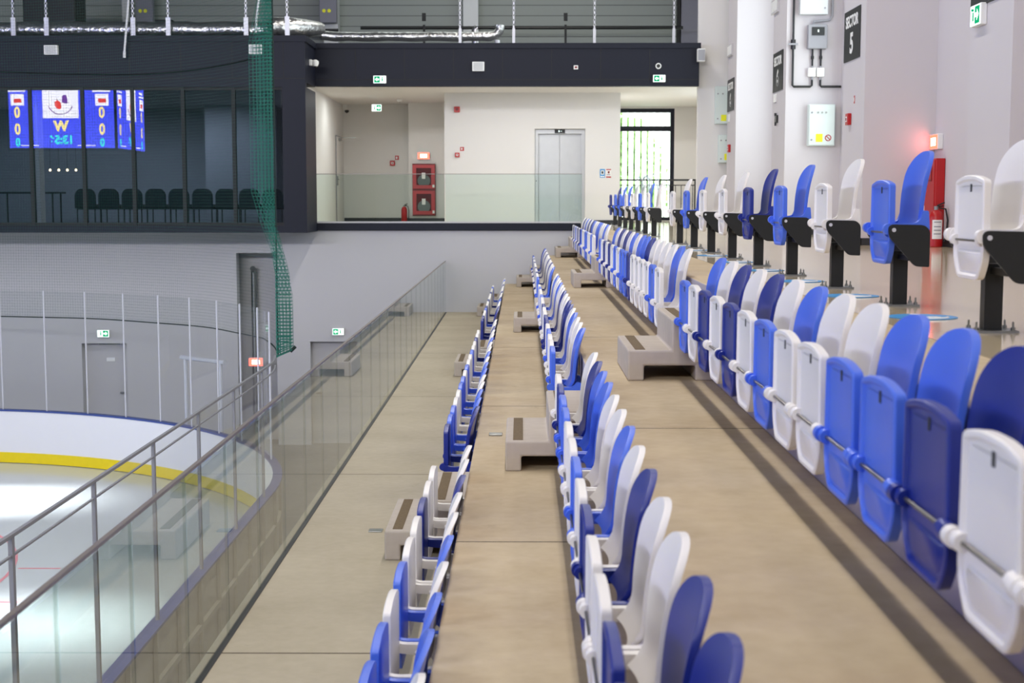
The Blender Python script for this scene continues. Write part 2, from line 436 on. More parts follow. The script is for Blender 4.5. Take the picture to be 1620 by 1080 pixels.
rows = {  # riser x, tread z, row phrase, group, colours from the aisle outward: near block, middle block, end block
    'top': (R3, L2, 'top terrace row', 'folding seats of the top terrace row', 'BWNWNWBWWBBNWW', 'WBWWWWNBBWBWNWNWB', 'WBWWBBWWBNWNWBWNW'),
    'mid': (R2, L1, 'middle terrace row', 'folding seats of the middle terrace row', 'WNBBWWBWNWWNNW', 'BWWBWNNWWNWWBWWBW', 'BWWNWWNWWWNWWNWBN'),
    'low': (R1, 0, 'lowest row', 'folding seats of the lowest row by the walkway', 'WWNWWBWBBWB', 'NBBWWBBWBWWBWWNWW', 'NNWWBNWWNWWWNWWBW'),
}
for rk, (rx, z, ph, grp, s0, s1, s2) in rows.items():
    for i, c in enumerate(s0):
        place_seat((2, False), c, (rx, 8.965-P*i, z), f'{CN[c]} folding seat in the {ph}, {ORD[i]} seat before the near steps', grp)
    for i, c in enumerate(s1):
        place_seat((2, False), c, (rx, 10.70+P*i, z), f'{CN[c]} folding seat in the {ph}, {ORD[i]} seat beyond the near steps', grp)
    for i, c in enumerate(s2):
        place_seat((1, False), c, (rx, 20.42+P*i, z), f'{CN[c]} folding seat in the {ph}, {ORD[i]} seat beyond the mid-distance steps', grp)
for i, c in enumerate('WBWBNWWBW'):
    place_seat((2, True), c, (2.19, 6.25+1.545*i, L3), f'{CN[c]} folding seat on a black post on the concourse, {ORD[i]} along its row', 'folding seats on black posts')
for i, c in enumerate('WBWWBBN'):
    place_seat((2, True), c, (2.19, 22.25+1.545*i, L3), f'{CN[c]} post-mounted folding seat past the concourse gap, {ORD[i]} from the gap', 'folding seats on black posts')
# clear plastic film pulled over three of the far post seats
for k, i in enumerate((1, 2, 3)):
    y = 22.25+1.545*i; n = 14; b = MB(); vs = []
    prof = [(-.02, .30), (-.035, .5), (-.04, .7), (-.05, .92), (.01, 1.0), (.07, .92), (.06, .7), (.07, .5), (.075, .32)]
    for j in range(n+1):
        for q, (x, zz) in enumerate(prof):
            vs.append((x+random.uniform(-.012, .012), -.25+.5*j/n+random.uniform(-.01, .01), zz+random.uniform(-.02, .02)))
    m = len(prof)
    b.add(vs, [(j*m+q, j*m+q+1, (j+1)*m+q+1, (j+1)*m+q) for j in range(n) for q in range(m-1)])
    o = b.build('plastic_cover', M['plastic'], smooth=30, loc=(2.19, y, L3))
    tag(o, 'clear plastic film draped over the %s post seat past the concourse gap' % ORD[i], 'cover', 'clear plastic covers on far seats')

# floor stickers at the wheelchair bays
for i in range(8):
    y = 7.02+1.545*i
    r = empty('floor_sticker', (1.98, y, L3+.001), 'light blue wheelchair sticker on the concourse floor, %s along the post seats' % ORD[i], 'sticker', 'blue wheelchair stickers')
    MB().lathe([(.17, 0), (.17, .002)], (0, 0, 0), 28).build('sticker_sheet', M['bluesign'], r)
    g = MB().box(-.015, .015, -.02, .09, .002, .004).box(-.015, .07, -.035, -.01, .002, .004).box(.05, .08, -.12, -.03, .002, .004)
    g.lathe([(.026, .002), (.026, .004)], (0, .13, 0), 12)
    g.path([(.02+.085*math.cos(a), -.06+.085*math.sin(a), .003) for a in [PI*.7+k*PI/9 for k in range(12)]], .008, 6)
    g.build('wheelchair_pictogram', M['signwht'], r)

# small metal plates on the terraces
tag(MB().box(-.245, -.145, 10.62, 10.72, L1, L1+.012).build('floor_plate', M['zinc'], bevel=.003), 'small zinc plate on lower terrace beside the lowest seat row', 'plate')
tag(MB().box(-1.10, -1.00, 10.02, 10.11, 0, .008).build('floor_plate', M['zinc'], bevel=.003), 'small zinc plate on the walkway near the lowest step block', 'plate')

# ------------------------------------------------------------------ glass balustrade along the walkway
bal = empty('glass_balustrade', (-1.605, 14, 0), 'long frameless glass balustrade along the walkway edge above the rink', 'balustrade')
bal.location = (0, 0, 0)
PW = .935
for i in range(32):
    y = 30.02-PW*(i+1)
    MB().box(-1.614, -1.596, y+.006, y+PW-.006, .0, 1.07).build('glass_pane', M['glass'], bal)
MB().box(-1.616, -1.594, 30.02-PW*32, 30.02, 1.07, 1.085).build('top_rail', M['railcap'], bal)['label'] = 'thin grey top rail'
MB().box(-1.618, -1.580, 30.02-PW*32, 30.02, -.001, .004).build('base_shadow_strip', M['black'], bal)['label'] = 'black strip for the shadow gap at the base'  # dark strip drawn for the shadow gap under the glass

# ------------------------------------------------------------------ rink
ZI, ZB = -2.84, -1.77
CX, CY, RR, SX, EY = -11.65, 20.0, 8.0, -3.65, 28.0
def rink_path(off=0, step=.5, x_start=-25.0, y_end=-14.0):
    pts = []
    r = RR+off; x = x_start
    while x < CX: pts.append((x, CY+r, 0, 1)); x += step
    n = int(r*PI/2/step)+1
    for k in range(n+1):
        a = PI/2-k/n*PI/2; pts.append((CX+r*math.cos(a), CY+r*math.sin(a), math.cos(a), math.sin(a)))
    y = CY-step
    while y > y_end: pts.append((CX+r, y, 1, 0)); y -= step
    return pts
def ribbon(pts, o0, o1, z0, z1):
    """closed strip along pts between offsets o0..o1 and heights"""
    b = MB(); vs = []; n = len(pts)
    for x, y, nx, ny in pts:
        vs += [(x+nx*o0, y+ny*o0, z0), (x+nx*o1, y+ny*o1, z0), (x+nx*o1, y+ny*o1, z1), (x+nx*o0, y+ny*o0, z1)]
    fs = [(i*4+k, i*4+(k+1) % 4, i*4+4+(k+1) % 4, i*4+4+k) for i in range(n-1) for k in range(4)]
    fs += [(3, 2, 1, 0), tuple((n-1)*4+k for k in range(4))]
    return b.add(vs, fs)
pp = rink_path()
struct(MB().box(-36, -1.56, -34, 31.0, -3.0, -2.85).build('arena_floor', M['arenafloor']))
ice = MB()
loop = [(p[0], p[1]) for p in rink_path(-.01)] + [(-3.66, -30), (-33.6, -30), (-33.6, 22), (-25.5, 27.99)]
ice.prism(loop, 'z', -2.85, ZI)
io = struct(ice.build('ice_floor', M['ice']))
def arc_ring(cx, cy, r, w, a0, a1, n):
    b = MB(); vs = []
    for k in range(n+1):
        a = a0+(a1-a0)*k/n
        for q in (r-w/2, r+w/2): vs.append((cx+q*math.cos(a), cy+q*math.sin(a), ZI+.003))
    return b.add(vs, [(2*k, 2*k+1, 2*k+3, 2*k+2) for k in range(n)])
ln = arc_ring(CX, 18.9, 4.5, .05, 0, 2*PI, 64)
for sy in (-.85, .85):
    ln.box(CX+4.5, CX+5.1, 18.9+sy-.025, 18.9+sy+.025, ZI+.001, ZI+.003); ln.box(CX-5.1, CX-4.5, 18.9+sy-.025, 18.9+sy+.025, ZI+.001, ZI+.003)
tag(ln.build('faceoff_circle', M['redline']), 'pale red face-off circle and hash marks painted on the ice', 'marking')
boards = empty('dasher_boards', (0, 0, 0), 'white curved rink boards with yellow kick strip and blue cap', 'rink boards')
ribbon(pp, 0, .05, ZI+.01, ZB-.03).build('board_panel', M['board'], boards, smooth=30)
ribbon(pp, -.012, 0, ZI+.01, ZI+.215).build('kick_strip', M['yellow'], boards, smooth=30)['label'] = 'yellow kick strip'
ribbon(pp, -.02, .12, ZB-.03, ZB).build('cap_rail', M['capblue'], boards, smooth=30)['label'] = 'dark blue cap rail'
fr = MB()
def along(spacing, s0, path):
    """points every spacing metres along a path"""
    out = []; acc = -s0
    for (a, b) in zip(path[:-1], path[1:]):
        d = math.hypot(b[0]-a[0], b[1]-a[1])
        while acc <= d+1e-9:
            if acc >= 0:
                t = acc/d; out.append(tuple(a[i]*(1-t)+b[i]*t for i in range(4)))
            acc += spacing
        acc -= d
    return out
side = [p for p in pp if p[1] < 24]
for x, y, nx, ny in along(.97, .3, side): 
    fr.tube((x+nx*.085, y+ny*.085, ZI), (x+nx*.085, y+ny*.085, ZB-.03), .03, 4)
fr2 = ribbon(side, .055, .10, -2.40, -2.33); fr.add(fr2.v, fr2.f); fr3 = ribbon(side, .05, .055, ZI, ZB-.03); fr.add(fr3.v, fr3.f)
fr.build('back_frame', M['boardback'], boards)['label'] = 'beige frame on the outside of the boards'
# glass above the boards
ZT, ZS = .60, .0
rg = empty('rink_glass', (0, 0, 0), 'tall clear protective glass on posts above the end boards and corner', 'rink glass')
rs = empty('rink_glass', (0, 0, 0), 'lower clear protective glass with metal top rail above the side boards', 'rink glass')
end_p = [p for p in pp if p[1] >= 21.9 and p[0] > -17]
side_p = [p for p in pp if p[1] <= 21.9]
posts = along(.965, .55, end_p)
for x, y, nx, ny in posts:
    MB().tube((x+nx*.04, y+ny*.04, ZB), (x+nx*.04, y+ny*.04, ZT), .016, 8).build('post', M['alu'], rg)
for a, b in zip(posts[:-1], posts[1:]):
    ribbon([a, b], .034, .046, ZB, ZT-.01).build('glass_pane', M['rinkglass'], rg)
sposts = along(1.95, .1, side_p)
for x, y, nx, ny in sposts:
    MB().box(x+nx*.04-.016, x+nx*.04+.016, y-.024, y+.024, ZB, ZS+.005).build('post', M['railgrey'], rs)
for a, b in zip(sposts[:-1], sposts[1:]):
    ribbon([a, b], .034, .046, ZB, ZS).build('glass_pane', M['rinkglass'], rs)
ribbon(side_p, .024, .056, ZS, ZS+.026).build('top_rail', M['railgrey'], rs)
ribbon(side_p, .03, .05, ZS-.14, ZS-.125).build('lower_rail', M['railgrey'], rs)
gt = empty('gate_frame', (0, 0, 0), 'metal goalpost-shaped gate frame standing at the rink corner', 'gate frame')
ga, gb = (-6.25, 26.25), (-5.45, 25.55)
for q in (ga, gb): MB().tube((q[0], q[1], -2.85), (q[0], q[1], -.55), .035, 8).build('upright', M['alu'], gt)
MB().tube((ga[0]-.1, ga[1]+.08, -.55), (gb[0]+.1, gb[1]-.08, -.55), .04, 8).build('crossbar', M['alu'], gt)

# safety net round the end of the rink
npth = [p for p in rink_path(0, .25, -18.0) if p[1] >= 22.3]
zs = [12.0, 9, 7, 5.5, 4.2, 3.2, 2.4, 1.7, 1.1, .6, .3, .07]
nv = []; nuv = []; s = 0; m = len(npth)
for i, (x, y, nx, ny) in enumerate(npth):
    if i: s += math.hypot(x-npth[i-1][0], y-npth[i-1][1])
    for zz in zs:
        f = max(0, (i-(m-6))/5); low = max(0, min(1, (2.1-zz)/2.0))
        off = .16+.04*math.sin(s*2.1)*low + .0*f
        zdrop = -.14*f if zz < .2 else 0
        nv.append((x+nx*off, y+ny*off, zz+zdrop)); nuv.append((s, zz))
k = len(zs)
nb = MB(); nb.add(nv, [(i*k+j, i*k+j+1, (i+1)*k+j+1, (i+1)*k+j) for i in range(m-1) for j in range(k-1)]); nb.uv = True
me = nb.mesh('safety_net', M['net'], 60)
ul = me.uv_layers.new(name='UVMap')
for lp in me.loops: ul.data[lp.index].uv = nuv[lp.vertex_index]
no = bpy.data.objects.new('safety_net', me); COL.objects.link(no)
tag(no, 'dark green safety net hanging round the end of the rink', 'net')
low = [nv[i*k+k-1] for i in range(m)]
MB().path(low, .012, 6).build('edge_rope', M['rope'], no)['label'] = 'dark rope along the hem'
edge = [nv[(m-1)*k+j] for j in range(k)]
MB().path(edge, .014, 6).build('edge_rope', M['rope'], no)
# the gathered, pleated end of the net with its lower corner pulled outwards
gv = []; gf = []; guv = []; ex, ey = edge[-1][0], edge[-1][1]
lay = 4
gz = [12.0, 8.5, 6.6, 5.6, 4.8, 4.0, 3.2, 2.5, 2.0, 1.6, 1.2, .85, .55, .25, .0]
for z in gz:
    wl = .05 if z > 6.5 else (.05+.35*(6.5-z)/1.7 if z > 4.8 else (.40 if z > 2.4 else .40-.36*min(1, (2.4-z)/1.0)))
    fl = 0 if z > 1.9 else .24*math.sin(min(1, (1.9-z)/1.15)*PI/2)
    run = 0; px = None
    for j in range(lay*2+1):
        k_ = j//2
        x = ex+fl if j % 2 else ex-wl*(1-k_/(lay+1))
        y = ey+.10-.028*j
        if px is not None: run += abs(x-px)
        px = x
        gv.append((x, y, z-(.10*(1-abs(x-ex-fl)/.3) if z < .1 and fl else 0)*0-(.12 if z < .1 and not j % 2 else 0))); guv.append((run, z))
nn = lay*2+1
gb = MB(); gb.add(gv, [(i*nn+j, i*nn+j+1, (i+1)*nn+j+1, (i+1)*nn+j) for i in range(len(gz)-1) for j in range(nn-1)]); gb.uv = True
gm = gb.mesh('gathered_edge', M['netheavy'])
gu = gm.uv_layers.new(name='UVMap')
for lp in gm.loops: gu.data[lp.index].uv = guv[lp.vertex_index]
go = bpy.data.objects.new('gathered_edge', gm); COL.objects.link(go); go.parent = no
MB().path([gv[(len(gz)-1)*nn+j] for j in range(2)], .016, 6).build('edge_rope', M['rope'], no)
MB().tube((ex+.20, ey, -.03), (ex+.28, ey, .05), .03, 6).build('rope_knot', M['rope'], no)

# ------------------------------------------------------------------ far end: lower wall with recesses
def wall_with_holes(x0, x1, z0, z1, y0, y1, holes):
    xs = sorted({x0, x1, *[h[0] for h in holes], *[h[1] for h in holes]}); zs = sorted({z0, z1, *[h[2] for h in holes], *[h[3] for h in holes]})
    b = MB()
    for a, c in zip(xs[:-1], xs[1:]):
        run = None
        for d, e in zip(zs[:-1], zs[1:]):
            cx, cz = (a+c)/2, (d+e)/2
            if any(h[0] < cx < h[1] and h[2] < cz < h[3] for h in holes):
                if run: b.box(a, c, y0, y1, run[0], run[1]); run = None
            else: run = (run[0], e) if run else (d, e)
        if run: b.box(a, c, y0, y1, run[0], run[1])
    return b
struct(wall_with_holes(-36, 1.3, -2.85, 1.75, 30.05, 30.35, [(-9.36, -8.40, -2.85, -.67), (-4.49, -3.5, -2.85, -.63), (-6.03, -5.2, -2.85, 1.25)]).build('wall_far', M['wallgrey']))
struct(MB().box(-36, 1.3, 30.75, 30.85, -2.85, 1.7).build('wall_recess', M['wallgrey']))
d = struct(MB().box(-9.36, -8.40, 30.28, 30.33, -2.85, -.67).build('door_2', M['wallgrey']))
MB().box(-8.62, -8.50, 30.24, 30.28, -1.78, -1.74).build('door_handle', M['zinc'], d)
MB().box(-9.05, -8.6, 30.265, 30.28, -.66-.06, -.67).build('door_closer', M['zinc'], d)
MB().box(-8.9, -8.72, 30.27, 30.28, -1.08, -1.0).build('door_plate', M['white'], d)
d = struct(MB().box(-4.49, -3.5, 30.28, 30.33, -2.85, -.63).build('door_3', M['wallgrey']))
MB().box(-4.40, -4.28, 30.24, 30.28, -1.78, -1.74).build('door_handle', M['zinc'], d)
pv = MB().path([(-5.77, 30.6, -2.8), (-5.77, 30.6, .78), (-5.77, 30.58, .86), (-5.77, 30.5, .9)], .06, 12)
tag(pv.build('riser_pipe', M['zinc'], smooth=40), 'grey vertical pipe inside the tall wall recess behind the net', 'pipe')

def exit_sign(loc, rz, w, h, label, arrow=1, cat='exit sign'):
    r = empty('exit_sign', loc, label, cat, None, rz)
    MB().box(-w/2, w/2, 0, .06, -h/2, h/2).build('sign_body', M['white'], r, bevel=.008)
    MB().box(-w/2+.008, w/2-.008, -.004, 0, -h/2+.008, h/2-.008).build('light_face', M['glow'], r)
    sx = arrow*w*.2
    g = MB().box(sx-w*.22, sx+w*.22, -.007, -.004, -h*.40, h*.40)
    g.build('green_panel', M['green'], r)
    t = h*.26
    a = MB().prism([(sx-t*arrow*-1, 0), (sx, t), (sx, t*.4), (sx-t*arrow, t*.4), (sx-t*arrow, -t*.4), (sx, -t*.4), (sx, -t)], 'y', -.010, -.007)
    a.build('arrow', M['glow'], r)
    f = MB().box(-sx-w*.05, -sx+w*.05, -.007, -.004, -h*.25, h*.15)
    f.lathe([(.018, h*.2), (.018, h*.3)], (-sx, -.006, 0), 8)
    f.build('pictogram', M['green'], r)
    return r
def red_sign(loc, rz, w, h, label):
    r = empty('fire_sign_light', loc, label, 'fire sign', None, rz)
    MB().box(-w/2, w/2, 0, .07, -h/2, h/2).build('sign_body', M['white'], r, bevel=.008)
    MB().box(-w/2+.01, w/2-.01, -.004, 0, -h/2+.01, h/2-.01).build('light_face', M['redglow'], r)
    MB().box(-w*.28, w*.28, -.008, -.004, -h*.26, h*.26).build('pictogram', M['pinkglow'], r)
    return r
def call_point(loc, rz, s, label, name='fire_call_point'):
    r = empty(name, loc, label, 'alarm', None, rz)
    MB().box(-s/2, s/2, 0, .05, -s/2, s/2).build('housing', M['red'], r, bevel=.008)
    MB().box(-s*.22, s*.22, -.004, 0, -s*.22, s*.22).build('button_face', M['white' if name == 'fire_call_point' else 'redd'], r)
    MB().tube((0, -.010, 0), (0, -.004, 0), s*.13, 10).build('button', M['redd'], r)
    return r
exit_sign((-8.875, 29.985, -.457), 0, .26, .16, 'green exit sign above the grey door behind the net', 1)
exit_sign((-3.885, 29.985, -.414), 0, .25, .15, 'green exit sign on the grey-white wall beyond the glass balustrade', -1)
red_sign((-5.64, 29.975, -1.06), 0, .30, .18, 'glowing red fire sign low on the wall behind the rink corner')

# ------------------------------------------------------------------ left glazed box
FX0, FX1, FY = -16.0, -4.30, 28.6
ZLO, ZW0, ZW1, ZTOP = 1.71, 1.85, 4.60, 5.585
struct(MB().box(FX0, FX1, FY, 30.04, ZLO, ZW0).build('wall_ledge_band', M['dark']))
bd = MB().box(FX0, FX1, FY, FY+.2, ZW1, ZTOP).box(FX1-.2, FX1, FY+.2, 30.0, ZW1+.1, ZTOP).box(FX0, FX1+.03, FY-.03, 30.0, ZTOP-.10, ZTOP+.02)
bdo = struct(bd.build('wall_fascia_west', M['dark']))
jb = MB()
for i in range(12):
    x = -4.731-1.019*i
    jb.box(x-.008, x+.008, FY-.004, FY+.01, 4.77, ZTOP-.10)
jb.box(FX0, FX1, FY-.004, FY+.01, 4.76, 4.775)
jb.build('panel_joints', M['joint'], bdo)
struct(MB().box(-4.764, FX1, FY, 30.0, ZW0, ZW1).build('wall_pier', M['dark']))
win = struct(MB().box(FX0, -4.764, FY+.04, FY+.12, ZW0, ZW0+.06).box(FX0, -4.764, FY+.04, FY+.12, ZW1-.06, ZW1).build('window_1', M['joint']))
wx = [-4.764, -5.745, -6.755, -7.765, -8.763, -9.81, -10.82, -11.83, -12.84, -13.85]
for i, x in enumerate(wx[1:]):
    MB().box(x-.035, x+.035, FY+.02, FY+.14, ZW0, ZW1).build('window_mullion', M['joint'], win)
for a, b in zip(wx[1:], wx[:-1]):
    MB().box(a+.035, b-.035, FY+.05, FY+.062, ZW0+.02, ZW1-.02).build('glass_pane', M['winglass'], win)
# room behind the glazing
struct(MB().box(FX0, -4.72, 30.04, 36.0, 1.70, ZW0-.05).build('room_floor', M['carpet']))
struct(MB().box(FX0, -4.72, 35.9, 36.1, 1.7, 4.8).build('wall_room_rear', M['roomwall']))
struct(MB().box(FX0, -4.72, 28.8, 36.0, 4.62, 4.75).build('room_ceiling', M['hall']))
struct(MB().box(-10.38, -10.22, 30.3, 30.6, 1.8, 4.62).build('room_pillar', M['wall']))
struct(MB().box(-7.6, -5.9, 34.4, 34.6, 1.8, 4.62).build('wall_room_partition', M['roomwall']))
def lounge_chair(x, label):
    r = empty('lounge_chair', (x, 30.75, 1.8), label, 'chair', 'dark tub chairs behind the glazing')
    MB().prism(rounded([(-.22, .38), (.22, .38), (.22, .70), (.14, .80), (-.14, .80), (-.22, .70)], [.03, .03, .08, .1, .1, .08], 5), 'y', -.30, -.20).build('backrest', M['chair'], r, smooth=40, bevel=.03)
    MB().box(-.22, .22, -.2, .28, .36, .47).build('seat', M['chair'], r, bevel=.03)
    for sx in (-.19, .19):
        for sy in (-.22, .24): MB().tube((sx, sy, 0), (sx, sy, .37), .015, 8).build('leg', M['black'], r)
for i, px in enumerate((137, 174, 211, 248, 285, 322, 359, 396, 433)):
    lounge_chair((px-825)*30.5/2250, 'dark tub chair behind the glazed front, %s of the row from the white pillar' % ORD[i])
t = empty('banquet_table', (-10.9, 31.6, 1.8), 'dark table behind the glazing beside the white pillar', 'table')
MB().box(-.7, .7, -.35, .35, .70, .74).build('table_top', M['chair'], t)
for sx in (-.6, .6):
    for sy in (-.28, .28): MB().tube((sx, sy, 0), (sx, sy, .7), .02, 8).build('leg', M['black'], t)
for i, (x, y) in enumerate(((-10.95, 33.2), (-10.75, 33.2), (-10.55, 33.2), (-10.35, 33.2))):
    r = empty('pendant_bulb', (x, y, 3.05), 'small warm bulb in the row hanging behind the far window, %s of four' % ORD[i], 'lamp', 'warm bulbs behind the glazing')
    MB().tube((0, 0, .03), (0, 0, 1.57), .004, 6).build('cord', M['black'], r)
    MB().lathe([(.005, -.03), (.028, -.01), (.028, .01), (.01, .035)], (0, 0, 0), 10).build('bulb', M['bulb'], r)

# loudspeakers on the fascia, camera, etc.
def wall_speaker(loc, w, h, label):
    r = empty('wall_speaker', loc, label, 'speaker', 'pale speakers on the dark fascia')
    MB().box(-w/2, w/2, 0, .09, -h/2, h/2).build('housing', M['white'], r, bevel=.008)
    g = MB()
    for k in range(6): g.box(-w*.40, w*.40, -.004, 0, -h*.38+k*h*.14, -h*.38+k*h*.14+h*.06)
    g.build('grille', M['grey'], r)
wall_speaker((-9.32, FY-.09, 5.32), .27, .185, 'pale square speaker on the bluish fascia above the scoreboard reflection')
wall_speaker((-5.27, FY-.09, 5.33), .26, .185, 'pale square speaker on the dark fascia behind the green net edge')
wall_speaker((-.90, 29.91, 5.12), .25, .19, 'pale square speaker on the dark fascia above the white elevator wall')
c = empty('security_camera', (-4.26, 29.2, 5.13), 'white dome camera on the side of the dark fascia corner', 'camera')
MB().box(-.04, .02, -.06, .06, -.06, .06).build('mount', M['white'], c, bevel=.01)
MB().lathe([(.01, -.09), (.05, -.07), (.07, -.02), (.07, .03), (.03, .06)], (.08, 0, 0), 14).build('dome', M['white'], c, smooth=40)
MB().lathe([(.01, -.10), (.035, -.085), (.045, -.065)], (.08, 0, 0), 12).build('lens', M['black'], c, smooth=40)

# ------------------------------------------------------------------ right part of the far end: fascia, ledge, landing
bd = MB().box(FX1, 3.69, 30.0, 30.2, 4.72, ZTOP).box(FX1, 3.72, 29.97, 30.6, ZTOP-.09, ZTOP+.02)
bdo = struct(bd.build('wall_fascia_east', M['dark']))
jb = MB()
for i in range(8):
    x = -3.459+1.02*i
    jb.box(x-.007, x+.007, 29.996, 30.01, 4.86, ZTOP-.10)
jb.box(FX1, 3.69, 29.996, 30.01, 4.85, 4.865)
jb.build('panel_joints', M['joint'], bdo)
struct(MB().box(FX1, 1.25, 29.98, 30.12, 1.73, 1.88).build('trim_ledge', M['dark']))
struct(MB().box(FX1, 1.25, 29.985, 30.10, 1.88, 1.915).build('trim_ledge_cap', M['wallgrey']))
lg = empty('landing_balustrade', (0, 0, 0), 'frameless glass balustrade in front of the elevator landing', 'balustrade')
for a, b in ((-4.48, -1.62), (-1.60, 1.27)):
    MB().box(a, b, 30.03, 30.045, 1.90, 2.90).build('glass_pane', M['ledgeglass'], lg)
MB().box(-4.48, 1.27, 30.028, 30.047, 2.90, 2.912).build('top_rail', M['railcap'], lg)
# niche and elevator wall
struct(MB().box(-4.80, -4.60, 30.0, 37.2, 1.8, 4.80).build('wall_niche_side', M['wall']))
struct(MB().box(-4.60, -2.86, 37.0, 37.2, 1.8, 4.80).build('wall_niche_rear', M['wall']))
struct(MB().box(-2.86, -1.6, 36.3, 37.2, 1.8, 4.80).build('wall_niche_block', M['wall']))
EXW = 32.9
struct(wall_with_holes(-1.77, 2.26, 1.8, 4.80, EXW, EXW+.35, [(.30, 1.46, 1.8, 3.985)]).build('wall_elevator', M['wall']))
struct(MB().box(-1.77, -1.57, EXW+.35, 37.2, 1.8, 4.8).box(2.06, 2.26, EXW+.35, 38.0, 1.8, 4.8).box(-1.57, 2.06, EXW+1.2, EXW+1.3, 1.8, 4.8).build('wall_shaft', M['wall']))
struct(MB().box(-4.6, 3.70, 30.2, 38.3, 4.80, 4.85).box(3.70, 4.28, 30.5, 38.3, 4.80, 4.85).box(4.28, 5.2, 30.5, 38.3, 4.80, 4.85).build('landing_ceiling', M['wall']))
struct(MB().box(-4.59, -2.86, 36.98, 37.0, 1.8, 1.90).box(-2.86, -1.77, 36.28, 36.3, 1.8, 1.90).box(1.47, 2.26, EXW-.02, EXW, 1.8, 1.90).build('baseboard_landing', M['skirting']))
el = empty('elevator', (.88, EXW+.1, 1.8), 'steel two-panel elevator door in the white landing wall', 'elevator')
MB().box(-.58, -.50, .05, .25, 0, 2.185).box(.50, .58, .05, .25, 0, 2.185).box(-.5, .5, .05, .25, 2.08, 2.185).build('door_frame', M['steel'], el)
for s in (-1, 1):
    MB().box(min(s*.003, s*.5), max(s*.003, s*.5), .18, .21, .01, 2.08).build('door_panel', M['steel'], el)
ds = MB().box(-.12, .12, .03, .05, 2.09, 2.18).build('floor_display', M['black'], el); ds['label'] = 'black floor display'
MB().box(-.03, -.005, .027, .03, 2.115, 2.155).box(.02, .05, .027, .03, 2.13, 2.14).build('display_digits', M['glow'], ds)
cb = MB().box(-.555, -.525, .04, .05, .92, 1.10).build('call_panel', M['steel'], el); MB().tube((-.54, .034, 1.0), (-.54, .04, 1.0), .012, 10).build('call_button', M['slot'], cb)
def sticker(x, z, mat, label, bars):
    r = empty('wall_sticker', (x, EXW-.003, z), label, 'sticker')
    MB().box(-.058, .058, 0, .002, -.10, .10).build('sheet', M[mat], r)
    for a, b, c_, d_, mm in bars: MB().box(a, b, -.003, 0, c_, d_).build('printed_block', M[mm], r)
sticker(1.857, 2.97, 'bluesign', 'blue printed sticker beside the elevator', [(-.035, .035, -.03, .07, 'signwht'), (-.02, .02, -.01, .05, 'bluesign'), (-.045, .045, -.085, -.06, 'signwht')])
sticker(2.0, 2.97, 'white', 'white sticker with red bars beside the elevator', [(-.055, .055, .075, .098, 'red'), (-.055, .055, -.098, -.07, 'red'), (-.02, .02, .0, .05, 'redd'), (-.04, .04, -.04, -.02, 'grey')])
call_point((-1.475, EXW-.05, 3.39), 0, .105, 'red fire call point low on the white elevator wall')
call_point((-1.478, EXW-.05, 4.42), 0, .13, 'dark red alarm sounder high on the white elevator wall', 'alarm_sounder')
def small_plate(loc, rz, w, h, label):
    r = empty('fire_plate', loc, label, 'sign', None, rz)
    MB().box(-w/2, w/2, 0, .004, -h/2, h/2).build('plate', M['red'], r)
    MB().box(-w*.25, w*.1, -.003, 0, -h*.25, h*.25).build('pictogram', M['white'], r)
small_plate((-1.365, EXW-.004, 3.527), 0, .09, .09, 'small red fire plate above the call point on the elevator wall')
call_point((-3.333, 36.95, 3.306), 0, .13, 'dark red fire call point on the rear wall of the shaded niche')
small_plate((-3.217, 36.998, 3.444), 0, .10, .11, 'small red fire plate on the rear wall of the shaded niche')
exit_sign((-3.48, 34.5, 4.56), 0, .24, .17, 'green exit sign hanging under the niche ceiling', 1)
exit_sign((-2.95, 29.93, 4.855), 0, .27, .16, 'green exit sign on the dark fascia above the shaded niche', -1)
exit_sign((2.857, 29.93, 4.872), 0, .26, .15, 'green exit sign on the dark fascia near the columns', -1)
r = empty('smoke_detector', (-2.95, 34.8, 4.77), 'white smoke detector on the niche ceiling', 'detector'); MB().lathe([(.03, -.05), (.05, -.04), (.07, -.01), (.07, .01)], (0, 0, 0), 16).build('detector_body', M['white'], r, smooth=40); MB().lathe([(.012, -.06), (.02, -.05)], (0, 0, 0), 10).build('sensor', M['grey'], r)
r = empty('dome_camera', (-4.45, 36.6, 4.62), 'small dark dome camera in the niche corner', 'camera'); MB().lathe([(.01, -.06), (.05, -.03), (.06, 0), (.04, .02)], (0, 0, 0), 14).build('dome', M['black'], r, smooth=40); MB().box(-.10, 0, -.03, .03, .02, .16).build('mount', M['white'], r)
r = empty('alarm_button', (1.128, 29.965, 5.105), 'tiny white and red alarm unit on the dark fascia', 'alarm'); MB().box(-.045, .045, 0, .035, -.04, .04).build('housing', M['white'], r); MB().box(-.025, .025, -.004, 0, -.02, .02).build('button', M['redd'], r)
r = empty('ring_loudspeaker', (2.84, 29.97, 5.13), 'small round ring-shaped unit on the dark fascia above an exit sign', 'speaker'); MB().path([(.05*math.cos(a), 0, .05*math.sin(a)) for a in [k*PI/10 for k in range(21)]], .013, 8).build('ring', M['white'], r, smooth=50); MB().tube((0, -.005, 0), (0, .03, 0), .04, 14).build('cone', M['black'], r)
r = empty('wall_speaker', (3.70, 29.9, 5.36), 'white box speaker at the end of the dark fascia beside the wall', 'speaker'); MB().box(-.07, .09, -.1, .06, -.15, .11).build('housing', M['white'], r, bevel=.01); MB().box(-.06, .08, -.106, -.1, -.13, .09).build('grille', M['grey'], r)
